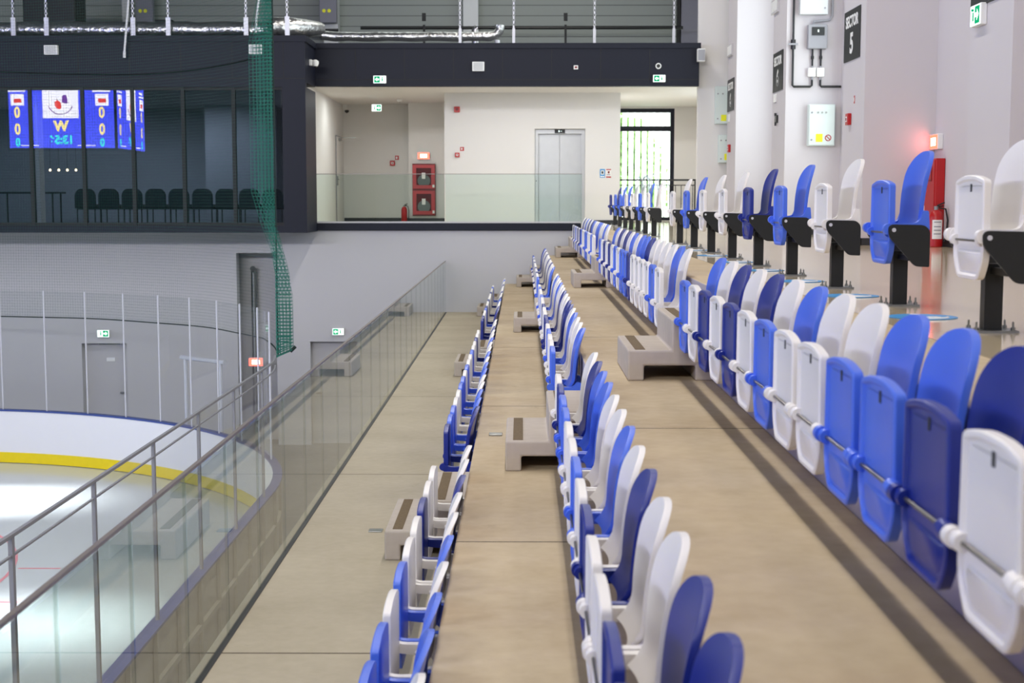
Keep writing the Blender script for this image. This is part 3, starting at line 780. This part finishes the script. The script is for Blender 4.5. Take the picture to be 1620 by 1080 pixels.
# niche door on the side wall
d = struct(MB().box(-4.605, -4.575, 35.42, 36.45, 1.81, 3.93).build('door_1', M['wall']))
MB().box(-4.59, -4.572, 35.39, 35.42, 1.81, 3.95).box(-4.59, -4.572, 35.39, 36.48, 3.93, 3.95).build('door_frame', M['grey'], d)
MB().box(-4.575, -4.55, 35.47, 35.51, 2.72, 2.95).build('lock_plate', M['zinc'], d); MB().tube((-4.54, 35.49, 2.87), (-4.54, 35.62, 2.87), .012, 8).build('door_handle', M['zinc'], d)
MB().box(-4.575, -4.52, 35.8, 36.05, 3.84, 3.90).box(-4.53, -4.15, 35.9, 35.93, 3.90, 3.92).build('door_closer', M['zinc'], d)
# hose cabinet and extinguisher in the niche
hc = empty('fire_hose_cabinet', (-2.472, 36.297, 1.964), 'red double fire hose cabinet with glazed doors in the niche', 'cabinet')
MB().box(-.29, .29, -.10, 0, 0, 1.31).build('cabinet_body', M['redd'], hc)
for z0 in (.03, .68):
    dd = wall_with_holes(-.28, .28, z0, z0+.6, -.13, -.105, [(-.19, .19, z0+.09, z0+.52)]).build('cabinet_door', M['red'], hc)
    MB().box(-.19, .19, -.118, -.114, z0+.09, z0+.52).build('door_glass', M['cabglass'], dd)
    MB().box(.22, .27, -.14, -.13, z0+.03, z0+.10).build('door_latch', M['white'], dd)
    MB().box(-.05, .04, -.124, -.119, z0+.25, z0+.40).build('door_label', M['pwhite'], dd)
    MB().tube((0, -.112, z0+.2), (0, -.101, z0+.2), .16, 20).build('hose_reel', M['hose'], hc)
red_sign((-2.475, 36.22, 3.47), 0, .30, .17, 'glowing red and white fire sign above the double hose cabinet')
def extinguisher(loc, h, label, rz=0, paper=True):
    r = empty('fire_extinguisher', loc, label, 'extinguisher', None, rz)
    k = h/.5
    MB().lathe([(.07*k, 0), (.078*k, .01), (.078*k, .33*k), (.06*k, .385*k), (.028*k, .41*k)], (0, 0, 0), 20).build('cylinder_body', M['red'], r, smooth=40)
    MB().tube((0, 0, .41*k), (0, 0, .45*k), .024*k, 10).build('valve', M['zinc'], r)
    MB().path([(.01, 0, .455*k), (.09*k, 0, .49*k)], .009*k, 8).path([(.01, 0, .44*k), (.08*k, 0, .455*k)], .008*k, 8).build('lever', M['black'], r)
    MB().path([(.03*k, -.01, .43*k), (.1*k, -.02, .42*k), (.125*k, -.02, .3*k), (.115*k, -.02, .12*k), (.09*k, -.02, .06*k)], .010*k, 8).build('hose', M['black'], r, smooth=60)
    if not paper: return r
    lb = MB(); n = 8; vs = []
    for q in range(n+1):
        a = -PI/2-.75+1.5*q/n
        for z in (.09*k, .30*k): vs.append((.0795*k*math.cos(a), .0795*k*math.sin(a), z))
    lb.add(vs, [(2*q, 2*q+2, 2*q+3, 2*q+1) for q in range(n)]).build('paper_label', M['white'], r)
    for z in (.27, .22, .18, .14):
        tt = MB(); vs = []
        for q in range(n+1):
            a = -PI/2-.5+1.0*q/n
            for zz in (z*k, (z+.012)*k): vs.append((.0803*k*math.cos(a), .0803*k*math.sin(a), zz))
        tt.add(vs, [(2*q, 2*q+2, 2*q+3, 2*q+1) for q in range(n)]).build('label_line', M['grey'], r)
    return r
extinguisher((-2.97, 36.15, 1.8), .48, 'red fire extinguisher on the floor beside the double hose cabinet', paper=False)

# end window with black railing and louvres outside
struct(wall_with_holes(2.06, 5.3, 1.8, 4.8, 38.0, 38.25, [(2.3, 4.04, 1.82, 4.76)]).build('wall_end', M['wall']))
w2 = struct(MB().box(2.3, 4.04, 38.0, 38.12, 4.66, 4.76).box(3.94, 4.04, 38.0, 38.12, 1.82, 4.66).box(2.3, 2.38, 38.0, 38.12, 1.82, 4.66).box(2.38, 3.94, 38.0, 38.12, 4.17, 4.30).box(2.38, 3.94, 38.0, 38.12, 1.82, 1.9).build('window_2', M['dark']))
MB().box(2.38, 3.94, 38.06, 38.07, 1.9, 4.17).build('glass_pane', M['clear'], w2); MB().box(2.38, 3.94, 38.06, 38.07, 4.30, 4.66).build('glass_pane', M['clear'], w2)
rl = empty('window_railing', (0, 37.3, 1.8), 'black steel bar railing in front of the tall end window', 'railing')
MB().box(2.30, 4.55, -.025, .025, 1.055, 1.10).build('top_rail', M['black'], rl)
MB().box(2.30, 4.55, -.015, .015, .93, .955).box(2.30, 4.55, -.015, .015, .09, .115).build('cross_rail', M['black'], rl)
for i in range(15): MB().box(2.36+.15*i-.009, 2.36+.15*i+.009, -.009, .009, .115, .93).build('baluster', M['black'], rl)
for x in (2.32, 3.60, 4.52): MB().box(x-.02, x+.02, -.02, .02, 0, 1.055).build('railing_post', M['black'], rl)
lv = MB()
for i in range(26): lv.box(.6+.18*i, .6+.18*i+.118, 39.3, 39.36, .5, 6.0)
tag(lv.build('louvre_screen', M['slat']), 'white vertical louvre screen outside the end window', 'louvre screen')
for q, (tx, ty, lab) in enumerate(((2.9, 43.0, 'bright green leafy tree outside the end window behind the louvres'), (6.6, 46.2, 'second leafy tree outside, standing further from the louvres'))):
    tr = empty('leafy_tree', (tx, ty, -3), lab, 'tree')
    MB().tube((0, 0, 0), (0, 0, 5), .14, 10, .08).build('trunk', M['bark'], tr)
    fb = MB()
    for k in range(5200):
        a, e, rad = random.uniform(0, 2*PI), random.uniform(-1, 1), random.uniform(.3, 1)**.5
        c = Vector((1.5*rad*math.cos(a)*math.sqrt(1-e*e), 1.3*rad*math.sin(a)*math.sqrt(1-e*e), 5.4+2.6*rad*e))
        u = Vector((random.uniform(-1, 1), random.uniform(-1, 1), random.uniform(-1, 1))).normalized(); w = u.orthogonal().normalized()
        fb.add([c-u*.14, c+w*.08, c+u*.14, c-w*.08], [(0, 1, 2, 3)])
    fb.build('foliage', M['leaf'], tr)
struct(MB().box(-8, 14, 38.3, 60, -3.1, -3.0).build('outside_ground', M['leaf']))

# ------------------------------------------------------------------ concourse wall: piers and bays
PY = [12.68, 18.08, 23.48, 28.88]
XP, XB = 4.30, 5.20
bay = []
for i, y in enumerate([7.28]+PY):
    struct(MB().box(XP, XB+.1, y, y+1.2, L3, 10.9).build('wall_pillar', M['pier']))
struct(MB().box(3.71, XB+.1, 30.30, 30.5, L3, 10.9).build('wall_end_return', M['wall']))
holes = [(y+1.5, y+4.9, 2.75, 9.0) for y in (18.08, 23.48, 28.88)]
bw = wall_with_holes(-34, 40, -2.85, 10.9, 0, .25, holes)
bw.v = [(XB+.0+yy, xx, zz) for xx, yy, zz in bw.v]
struct(bw.build('wall_right', M['pier']))
for i, (a, b, c_, d_) in enumerate(holes):
    w = struct(MB().box(XB+.08, XB+.16, a, b, c_, c_+.08).box(XB+.08, XB+.16, a, b, d_-.08, d_).box(XB+.08, XB+.16, a, a+.08, c_, d_).box(XB+.08, XB+.16, b-.08, b, c_, d_).build('window_%d' % (3+i), M['dark']))
    MB().box(XB+.115, XB+.125, a+.08, b-.08, c_+.08, d_-.08).build('glass_pane', M['clear'], w)
sk = MB()
for y in [7.28]+PY:
    sk.box(XP-.015, XP, y-.015, y+1.2, L3, L3+.09); sk.box(XP-.015, XB, y-.015, y, L3, L3+.09)
    sk.box(XB-.015, XB, y+1.2, y+5.4, L3, L3+.09)
struct(sk.build('baseboard_right', M['skirting']))

# sector signs
def sector_sign(y0, y1, num, label):
    r = empty('sector_sign', (XP-.002, (y0+y1)/2, 4.505), label, 'sign', 'black sector signs', -PI/2)
    w = y1-y0
    MB().box(-w/2, w/2, -.012, 0, -.325, .325).build('sign_board', M['signblk'], r)
    if num:
        text('lettering', 'SECTOR', .20, M['signwht'], r, (0, -.014, .17), (PI/2, 0, 0), offset=.006, sx=.92)
        text('number', num, .36, M['signwht'], r, (0, -.014, -.12), (PI/2, 0, 0), offset=.012)
sector_sign(18.36, 19.24, '5', 'black sector 5 sign on the pillar beside the grey control box')
sector_sign(23.72, 24.62, '6', 'black sector 6 sign on the pillar above a dark square fixing')
sector_sign(29.12, 30.02, '6', 'smallest black sector sign on the distant pillar by the pale cabinets')
sector_sign(12.96, 13.86, None, 'black sign board cut off at the picture top above an exit sign')
exit_sign((XP-.06, 13.55, 4.09), -PI/2, .30, .20, 'green exit sign on the closest pillar under the cut-off black sign', 1)
# small devices on the piers
call_point((XP-.05, 18.84, 3.42), -PI/2, .15, 'red fire call point on the sector 5 pillar')
call_point((XP-.05, 29.6, 3.42), -PI/2, .16, 'red fire call point on the distant third pillar')
small_plate((XP-.004, 18.62, 3.66), -PI/2, .05, .10, 'thin red plate above the call point on the sector 5 pillar')
def light_switch(loc, rz, w, h, label, mat='white'):
    r = empty('wall_switch', loc, label, 'switch', None, rz)
    MB().box(-w/2, w/2, 0, .02, -h/2, h/2).build('cover_plate', M[mat], r, bevel=.005)
    MB().box(-w*.25, w*.25, -.006, 0, -h*.3, h*.3).build('rocker', M['signwht' if mat == 'white' else 'black'], r)
light_switch((XP-.02, 24.40, 4.08), -PI/2, .2, .14, 'white switch plate under the sector 6 sign')
light_switch((XP-.02, 29.8, 4.05), -PI/2, .2, .16, 'white switch plate under the distant sector sign')
light_switch((4.55, 23.46, 2.02), 0, .10, .09, 'small white socket low on the pillar face under the pale cabinet')
bb = empty('wall_fixing', (XP-.002, 24.2, 3.72), 'small black hook fixing on the sector 6 pillar', 'fixing', None, -PI/2)
MB().box(-.09, .09, -.03, 0, -.06, .06).tube((0, -.03, .05), (0, -.03, .10), .02, 8).tube((0, -.03, -.05), (0, -.03, -.11), .015, 8).build('fixing_body', M['black'], bb)
# vents near the top of the piers
for y, z, lab in ((24.5, 5.62, 'white vent plate high on the sector 6 pillar'), (29.7, 5.42, 'white vent plate high on the distant third pillar')):
    r = empty('vent_plate', (XP-.002, y, z), lab, 'vent', None, -PI/2)
    MB().box(-.30, .30, -.03, 0, -.12, .12).build('vent_frame', M['wallgrey'], r); MB().box(-.26, -.02, -.036, -.03, -.09, .09).box(.02, .26, -.036, -.03, -.09, .09).build('vent_panel', M['white'], r)
# cabinets and control gear on the pier faces
def enclosure(loc, w, h, label, mat='cream', signs=('y', 'r'), lamps=3):
    r = empty('electrical_cabinet', loc, label, 'electrical cabinet')
    MB().box(0, w, -.13, 0, 0, h).build('cabinet_body', M[mat], r, bevel=.006)
    dr = MB().box(.012, w-.012, -.146, -.13, .012, h-.012).build('cabinet_door', M[mat], r, bevel=.004)
    for z in (.14*h, .80*h): MB().tube((.05, -.156, z), (.05, -.146, z), .016, 10).build('door_lock', M['grey'], dr)
    for k in range(lamps): MB().tube((.15+k*.065, -.156, .80*h), (.15+k*.065, -.146, .80*h), .016, 10).build('indicator_lamp', M['zinc'], dr)
    if 'y' in signs:
        s_ = MB().prism([(.12, .06), (.23, .06), (.23, .19), (.12, .19)], 'y', -.149, -.146).build('warning_sticker', M['yelsign'], dr); s_['label'] = 'yellow warning sticker'
    if 'r' in signs:
        cx = .32
        s_ = MB().path([(cx+.045*math.cos(a), -.149, .125+.045*math.sin(a)) for a in [k*PI/10 for k in range(21)]], .007, 6).path([(cx-.03, -.149, .155), (cx+.03, -.149, .095)], .006, 6).build('prohibition_sticker', M['red'], dr); s_['label'] = 'round red prohibition sticker'
    return r
FY6 = 23.48
enclosure((4.655, FY6, 3.245), .43, .665, 'pale cabinet with yellow and red stickers below black conduits')
b1 = enclosure((4.06, 30.3, 3.95), .52, .78, 'larger pale cabinet on the distant white wall end, upper of two', signs=('y',), lamps=1)
b2 = enclosure((4.14, 30.3, 3.14), .46, .585, 'smaller pale cabinet on the distant white wall end, lower of two', signs=('y',), lamps=2)
g = empty('control_box', (4.625, FY6, 4.80), 'grey control box with dark display on the bright pillar', 'control box')
MB().box(0, .31, -.12, 0, 0, .385).build('box_body', M['grey'], g, bevel=.012)
MB().box(.06, .26, -.135, -.12, .21, .34).build('display', M['black'], g); MB().box(.15, .17, -.139, -.135, .26, .30).build('display_digit', M['glow'], g)
u = empty('junction_cabinet', (4.48, FY6, 5.34), 'light grey cabinet at the picture top above the control box', 'electrical cabinet')
MB().box(0, .45, -.15, 0, 0, .45).build('cabinet_body', M['steelwhite'], u, bevel=.01); MB().tube((.4, -.158, .10), (.4, -.15, .10), .015, 8).build('door_lock', M['grey'], u)
j = empty('junction_box', (4.645, FY6, 4.355), 'white paired junction boxes below the grey control box', 'junction box')
MB().box(0, .125, -.08, 0, 0, .145).build('box_body', M['white'], j, bevel=.01); MB().box(.14, .265, -.08, 0, 0, .145).build('box_body', M['white'], j, bevel=.01)
for x in (.07, .205): MB().tube((x, -.04, -.05), (x, -.04, 0), .018, 8).tube((x, -.04, .145), (x, -.04, .17), .02, 8).build('cable_gland', M['grey'], j)
cn = empty('conduit', (0, FY6-.04, 0), 'black conduit run with valve around the grey control box', 'conduit')
MB().path([(4.40, 0, 9.0), (4.40, 0, 4.22), (4.42, 0, 4.20), (4.69, 0, 4.20), (4.715, 0, 4.22), (4.715, 0, 4.31)], .018, 8).build('pipe_run', M['black'], cn)
MB().path([(4.85, 0, 4.31), (4.85, 0, 4.22), (4.87, 0, 4.20), (5.19, 0, 4.20)], .018, 8).build('pipe_run', M['black'], cn)
for x in (4.715, 4.85): MB().tube((x, 0, 4.53), (x, 0, 4.80), .016, 8).tube((x, 0, 4.64), (x, 0, 4.69), .026, 8).build('pipe_stub', M['black'], cn)
vv = MB().tube((4.40, 0, 4.80), (4.40, 0, 4.95), .04, 10).build('valve_body', M['black'], cn); MB().box(4.31, 4.47, -.06, -.04, 4.86, 4.89).build('valve_handle', M['grey'], vv)
tag(MB().path([(4.72, FY6-.05, 5.19), (4.72, FY6-.05, 5.24), (4.98, FY6-.05, 5.26), (5.02, FY6-.05, 5.32), (5.02, FY6-.05, 5.6)], .018, 8).build('cable_tube', M['grey'], smooth=50), 'grey cable tube bending up from the control box', 'tube')
# fire cabinet, extinguisher and red sign in the bay behind the blue post seat
rc = empty('fire_cabinet', (5.20, 17.82, L3+.02), 'tall red fire cabinet in the wall corner behind the light blue post seat', 'cabinet', None, -PI/2)
MB().box(-.22, .22, -.12, -.002, 0, 1.06).build('cabinet_body', M['red'], rc, bevel=.01)
dr = MB().box(-.21, .21, -.135, -.12, .02, 1.04).build('cabinet_door', M['red'], rc)
wall_with_holes(-.11, .11, .78, .96, -.142, -.135, [(-.09, .09, .80, .94)]).build('door_trim', M['redd'], dr)
MB().box(-.20, -.17, -.15, -.135, .36, .48).build('door_handle', M['white'], dr)
extinguisher((5.05, 17.43, L3), .55, 'red fire extinguisher with paper label in front of the tall red cabinet')
red_sign((5.13, 17.9, 3.09), -PI/2, .34, .19, 'glowing red fire sign high in the wall corner above the tall red cabinet')

# ------------------------------------------------------------------ hall shell and upper far wall
struct(MB().box(-36, 5.4, 40.0, 40.2, 4.9, 11).build('wall_far_upper', M['rib']))
struct(MB().box(-36.2, -36, -34, 40.2, -3, 11).build('wall_left', M['hall']))
struct(MB().box(-36.2, 5.4, -34.2, -34, -3, 11).build('wall_near', M['hall']))
struct(MB().box(-36.2, 5.5, -34.2, 40.3, 11, 11.2).build('ceiling', M['ceil']))
struct(MB().box(-36, FX0, 30.05, 30.3, 1.7, 11).build('wall_far_corner', M['hall']))
struct(MB().box(FX0, -4.3, 28.8, 40.0, ZTOP-.1, ZTOP-.05).box(-4.3, 3.66, 30.2, 40.0, ZTOP-.1, ZTOP-.05).build('roof_slab', M['ceil']))
for x0, x1, mm in ((-5.42, -5.03, 'steelwhite'), (-1.60, -1.19, 'steelwhite'), (-10.95, -10.75, 'steelwhite'), (4.36, 4.95, 'greycol')):
    struct(MB().box(x0, x1, 39.6, 40.0, 5.5, 11).build('steel_column', M[mm]))
struct(MB().box(4.28, 4.33, 39.55, 40.0, 5.5, 11).build('steel_column', M['joint']))
# ducts on the roof of the boxes
du = empty('insulated_duct', (0, 0, 0), 'shiny foil-wrapped ventilation duct lying on top of the bluish fascia', 'duct')
n = 40; b = MB()
b.path([(-15.5+.28*i, 29.35, 5.80+.008*math.sin(i*1.7)) for i in range(38)], lambda i: .165+.010*math.sin(i*2.3), 14)
b.build('duct_run', M['foil'], du, smooth=50)
MB().path([(-5.1, 29.35, 5.85), (-4.75, 29.5, 5.87), (-4.45, 29.9, 5.90), (-4.25, 30.4, 5.95)], lambda i: [.21, .21, .18, .14][i], 14).build('duct_reducer', M['foil'], du, smooth=50)
d2 = empty('insulated_pipe', (0, 0, 0), 'long foil-wrapped pipe with upturned end above the dark fascia', 'pipe')
MB().path([(-4.5, 32.6, 6.06)]+[(-4.2+.3*i, 32.6, 6.03+.006*math.sin(i*1.9)) for i in range(12)]+[(-.72, 32.6, 6.03), (-.58, 32.6, 6.07), (-.50, 32.6, 6.16), (-.49, 32.6, 6.28)], lambda i: .105+.006*math.sin(i*2.1), 14).build('pipe_run', M['foil'], d2, smooth=50)
MB().path([(-1.05, 32.75, 5.55), (-1.05, 32.75, 6.2), (-1.0, 32.75, 6.24)], .085, 12).build('pipe_branch', M['foil'], d2, smooth=50)
MB().tube((-.55, 32.6, 5.55), (-.55, 32.6, 5.95), .06, 10).build('pipe_support', M['alu'], d2)
tag(MB().path([(-4.3, 38.6, 6.93), (4.3, 38.6, 6.93)], .045, 10).build('sprinkler_pipe', M['black']), 'thin dark pipe running across the ribbed upper wall', 'pipe')
tag(MB().path([(-15, 38.6, 6.86), (-4.9, 38.6, 6.86)], .05, 10).build('sprinkler_pipe', M['black']), 'thin dark pipe on the upper wall above the foil duct', 'pipe')
dd = empty('ventilation_unit', (-10.0, 36.0, 5.54), 'dark ventilation unit with shiny round pipe at the upper corner', 'ventilation unit')
MB().box(-2.3, -1.0, -.4, .5, 0, 1.9).build('unit_case', M['black'], dd, bevel=.03); MB().path([(-1.0, -.1, .95), (.95, -.1, .93)], .18, 12).build('round_pipe', M['zinc'], dd, smooth=50); MB().box(.95, 1.35, -.35, .3, .62, 1.25).build('end_box', M['joint'], dd)
for x, lab in ((-10.15, 'grey box with yellow stickers on the upper wall beside the ventilation unit'), (-5.15, 'grey box with yellow stickers on a pale column above the foil duct')):
    r = empty('switch_box', (x, 39.3, 7.05), lab, 'box')
    MB().box(-.35, .12, 0, .2, .1, 1.0).build('box_body', M['greycol'], r, bevel=.02)
    for k in range(2): MB().tube((-.22+.14*k, -.01, .42), (-.22+.14*k, 0, .42), .05, 10).build('round_sticker', M['yelsign'], r)
hang = [(-10.25, 29.1, 5.6), (-9.58, 29.1, 5.6), (-7.83, 29.1, 5.6), (-7.12, 29.1, 5.6), (-5.55, 29.1, 5.6), (-4.72, 29.1, 5.62), (-1.32, 31.0, 5.6), (-.17, 31.0, 5.6), (1.56, 31.0, 5.6), (3.26, 31.0, 5.6)]
for i, (x, y, z) in enumerate(hang):
    r = empty('perforated_hanger', (x, y, z), 'pale perforated steel hanger above the fascia, %s counted from the ventilation unit' % ORD[i], 'hanger', 'perforated steel hangers')
    MB().box(-.045 if i < 6 else -.03, .045 if i < 6 else .03, -.02, .02, 0, .42).build('hanger_foot', M['alu'], r)
    h = MB()
    for k in range(50): h.box(-.026, .026, -.015, .015, .42+k*.1, .42+k*.1+.06)
    h.box(-.026, -.016, -.015, .015, .42, 5.4); h.box(.016, .026, -.015, .015, .42, 5.4)
    h.build('perforated_strip', M['alu'], r)
for i, x in enumerate((-2.6, 1.17)):
    tag(MB().box(x-.03, x+.03, 38.5, 38.56, 5.5, 7.0).box(x-.05, x+.05, 38.45, 38.55, 7.1, 7.3).build('pipe_stand', M['joint']), ('dark short stand under the upper pipe, above the niche', 'dark short stand under the upper pipe, above the elevator')[i], 'stand')
tag(MB().path([(-7.70, 28.45, 9.5), (-7.72, 28.45, 6.6), (-7.74, 28.45, 6.2), (-7.79, 28.45, 5.75), (-7.84, 28.45, 5.28)], .022, 6).tube((-7.845, 28.45, 5.16), (-7.84, 28.45, 5.28), .03, 6).build('hanging_cable', M['cable']), 'white cable hanging down over the middle of the bluish fascia', 'cable')
tag(MB().path([(-5.05, 28.45, 9.5), (-5.12, 28.45, 6.6), (-5.22, 28.45, 5.9), (-5.24, 28.45, 5.65)], .022, 6).build('hanging_cable', M['cable']), 'white cable hanging beside the green net edge', 'cable')
tag(MB().path([(-10.5+.2*i, 28.575, 4.84+.32*((i-13)/13)**2*(1 if i > 13 else .2)) for i in range(27)]+[(-5.1+.16*i, 28.575, 5.16-.0*i) for i in range(2)], .012, 5).build('sagging_cable', M['black']), 'thin black cable sagging across the bluish fascia', 'cable')

# ------------------------------------------------------------------ scoreboard cube over centre ice (seen mirrored in the glazing)
sb = empty('scoreboard', (-17.75, 0, 4.35), 'blue video scoreboard cube hanging over the ice, seen mirrored in the glazing', 'scoreboard')
SH = 3.3
MB().box(-2.12, 2.12, -2.1, 1.95, -.12, SH+.12).build('cube_frame', M['black'], sb)
for a in ((-1.5, -1.5), (1.5, 1.5), (-1.5, 1.5), (1.5, -1.5)): MB().tube((a[0], a[1], SH+.12), (a[0], a[1], 6.6), .03, 6).build('suspension_cable', M['zinc'], sb)
def screen(parent, rot, w):
    r = bpy.data.objects.new('video_screen', MB().box(-w/2, w/2, -.02, .0, 0, SH).mesh('video_screen', M['scrblue'])); COL.objects.link(r); r.parent = parent
    r.rotation_euler = (0, 0, rot)
    return r
def fill_screen(r, w):
    # local x runs to the viewer's right, the screen faces local -Y
    k = w/4.1
    MB().box(-.68*k, .72*k, -.03, -.02, 1.14, SH-.02).build('picture_panel', M['scrwhite'], r)
    MB().path([(.02*k+.5*k*math.cos(a), -.033, 1.78+.5*math.sin(a)) for a in [PI*1.12+q*PI*.76/14 for q in range(15)]], .018, 5).build('emblem_ring', M['scrpur'], r)
    MB().prism(rounded([(.0, 1.46), (.20*k, 1.50), (.26*k, 1.74), (.12*k, 1.84), (-.02*k, 1.70)], .09, 4), 'y', -.036, -.03).build('emblem_red', M['scrred'], r)
    MB().prism(rounded([(-.28*k, 1.68), (-.04*k, 1.72), (-.06*k, 2.02), (-.22*k, 2.04)], .07, 4), 'y', -.036, -.03).build('emblem_purple', M['scrpur'], r)
    text('letter', 'W', .52, M['scryel'], r, (.02*k, -.03, .82), (PI/2, 0, 0), offset=.03, sx=k)
    text('clock', '13:56', .44, M['scrcyan'], r, (.02*k, -.03, .30), (PI/2, 0, 0), offset=.02, sx=k)
    for x in (-1.58*k, 1.72*k):
        MB().box(x-.28*k, x+.24*k, -.03, -.02, 1.62, 2.06).build('flag', M['scrwhite'], r); MB().box(x-.18*k, x+.12*k, -.034, -.03, 1.73, 1.88).build('flag_mark', M['scrred'], r)
        for z, mm in ((1.34, 'scryel'), (.70, 'scryel'), (.20, 'scrcyan')):
            text('digit', '0', .56 if z > .5 else .42, M[mm], r, (x, -.03, z), (PI/2, 0, 0), offset=.02, sx=.8*k)
        MB().box(x-.34*k, x+.34*k, -.03, -.02, 2.14, 2.20).box(x-.22*k, x+.3*k, -.03, -.02, 2.27, 2.36).build('caption_bar', M['scrwhite'], r)
    MB().box(-1.3*k, -.6*k, -.03, -.02, .08, .11).box(.9*k, 1.6*k, -.03, -.02, .08, .11).build('caption_bar', M['scrwhite'], r)
s1 = screen(sb, PI, 4.06); s1.location = (0, 1.955, 0); fill_screen(s1, 4.06)
s2 = screen(sb, PI/2, 3.9); s2.location = (2.125, -.08, 0); fill_screen(s2, 3.9)

# ------------------------------------------------------------------ lamps, added fill lights and daylight
def area(name, loc, rot, sx, sy, power, color=(1, 1, 1), spread=None):
    l = bpy.data.lights.new(name, 'AREA'); l.shape = 'RECTANGLE'; l.size = sx; l.size_y = sy; l.energy = power; l.color = color
    if spread: l.spread = spread
    o = bpy.data.objects.new(name, l); COL.objects.link(o); o.location = loc; o.rotation_euler = rot
    return o
area('stand_lamp_strip', (.2, 13, 10.7), (0, 0, 0), .20, 44, 1620, (1, .95, .87))
area('stand_lamp_strip', (4.0, 9, 10.7), (0, 0, 0), .6, 24, 120, (1, .93, .9))
for y in (-20, -8, 4, 16):
    area('rink_lamp', (-18.5, y, 10.7), (0, 0, 0), 22, 1.2, 1250, (.93, .96, 1), math.radians(115))
area('ice_patch_fill', (-9.6, 24.3, 10.6), (0, 0, 0), 3.2, .3, 110, (.95, .98, 1), math.radians(14))  # narrow light added to make a bright patch on the far ice
area('ice_patch_fill', (-6.2, 17.0, 10.6), (0, 0, 0), 2.2, .5, 70, (.95, .98, 1), math.radians(16))  # second added light, for the nearer bright patch
area('landing_light', (.2, 31.1, 4.76), (0, 0, 0), 4.0, .25, 52, (1, .97, .93))
area('landing_light', (3.2, 34.6, 4.76), (0, 0, 0), 1.0, 1.0, 70, (1, .98, .95))
area('landing_light', (-3.3, 33.6, 4.76), (0, 0, 0), 1.6, .3, 34, (.96, 1, .97))  # added to brighten the niche
area('flood_fill', (-26, 8, 6.2), (0, -math.radians(80), 0), 1.2, 34, 1750, (.80, .86, 1), math.radians(120))  # added cool fill on seat fronts and risers from the rink side
area('flood_fill', (-10, -6, 8.3), (math.radians(79), 0, 0), 16, 1.2, 780, (.98, .98, 1), math.radians(80))  # added fill to brighten the end wall under the ledge
area('room_lamp', (-9.5, 33.2, 4.6), (0, 0, 0), 6, .3, 170, (.9, .95, 1))
area('roof_lamp', (-1.0, 35.0, 10.5), (0, 0, 0), 10, .8, 130, (.93, 1, .95))
# daylight in the bay windows and the end window
for y in (18.08, 23.48, 28.88):
    area('daylight_window', (XB+.5, y+3.2, 5.8), (0, PI/2, 0), 6.0, 3.2, 120, (.90, .96, 1))
area('daylight_end_window', (3.2, 38.6, 3.3), (PI/2, 0, 0), 1.6, 2.6, 110, (.93, 1, .95))
w = bpy.data.worlds.new('sky'); S.world = w; w.use_nodes = True
bg = w.node_tree.nodes['Background']; bg.inputs[0].default_value = (.92, .97, 1, 1); bg.inputs[1].default_value = 2.8

# ------------------------------------------------------------------ camera
cam = bpy.data.cameras.new('camera'); co = bpy.data.objects.new('camera', cam); COL.objects.link(co); S.camera = co
cam.sensor_width = 36; cam.lens = 50
co.location = (0, 0, 2.38)
co.rotation_euler = (PI/2-math.atan(225/2250), 0, math.atan(15/2250))
cam.clip_start = .05; cam.clip_end = 300
cam.dof.use_dof = True; cam.dof.focus_distance = 12.5; cam.dof.aperture_fstop = 4.0
S.view_settings.view_transform = 'Standard'; S.view_settings.look = 'None'; S.view_settings.gamma = 1; S.view_settings.exposure = 0; S.view_settings.use_curve_mapping = False
S.cycles.max_bounces = 10; S.cycles.transparent_max_bounces = 24; S.cycles.diffuse_bounces = 4; S.cycles.glossy_bounces = 4
S.cycles.caustics_reflective = False; S.cycles.caustics_refractive = False; S.cycles.sample_clamp_indirect = 4
S.cycles.use_denoising = True
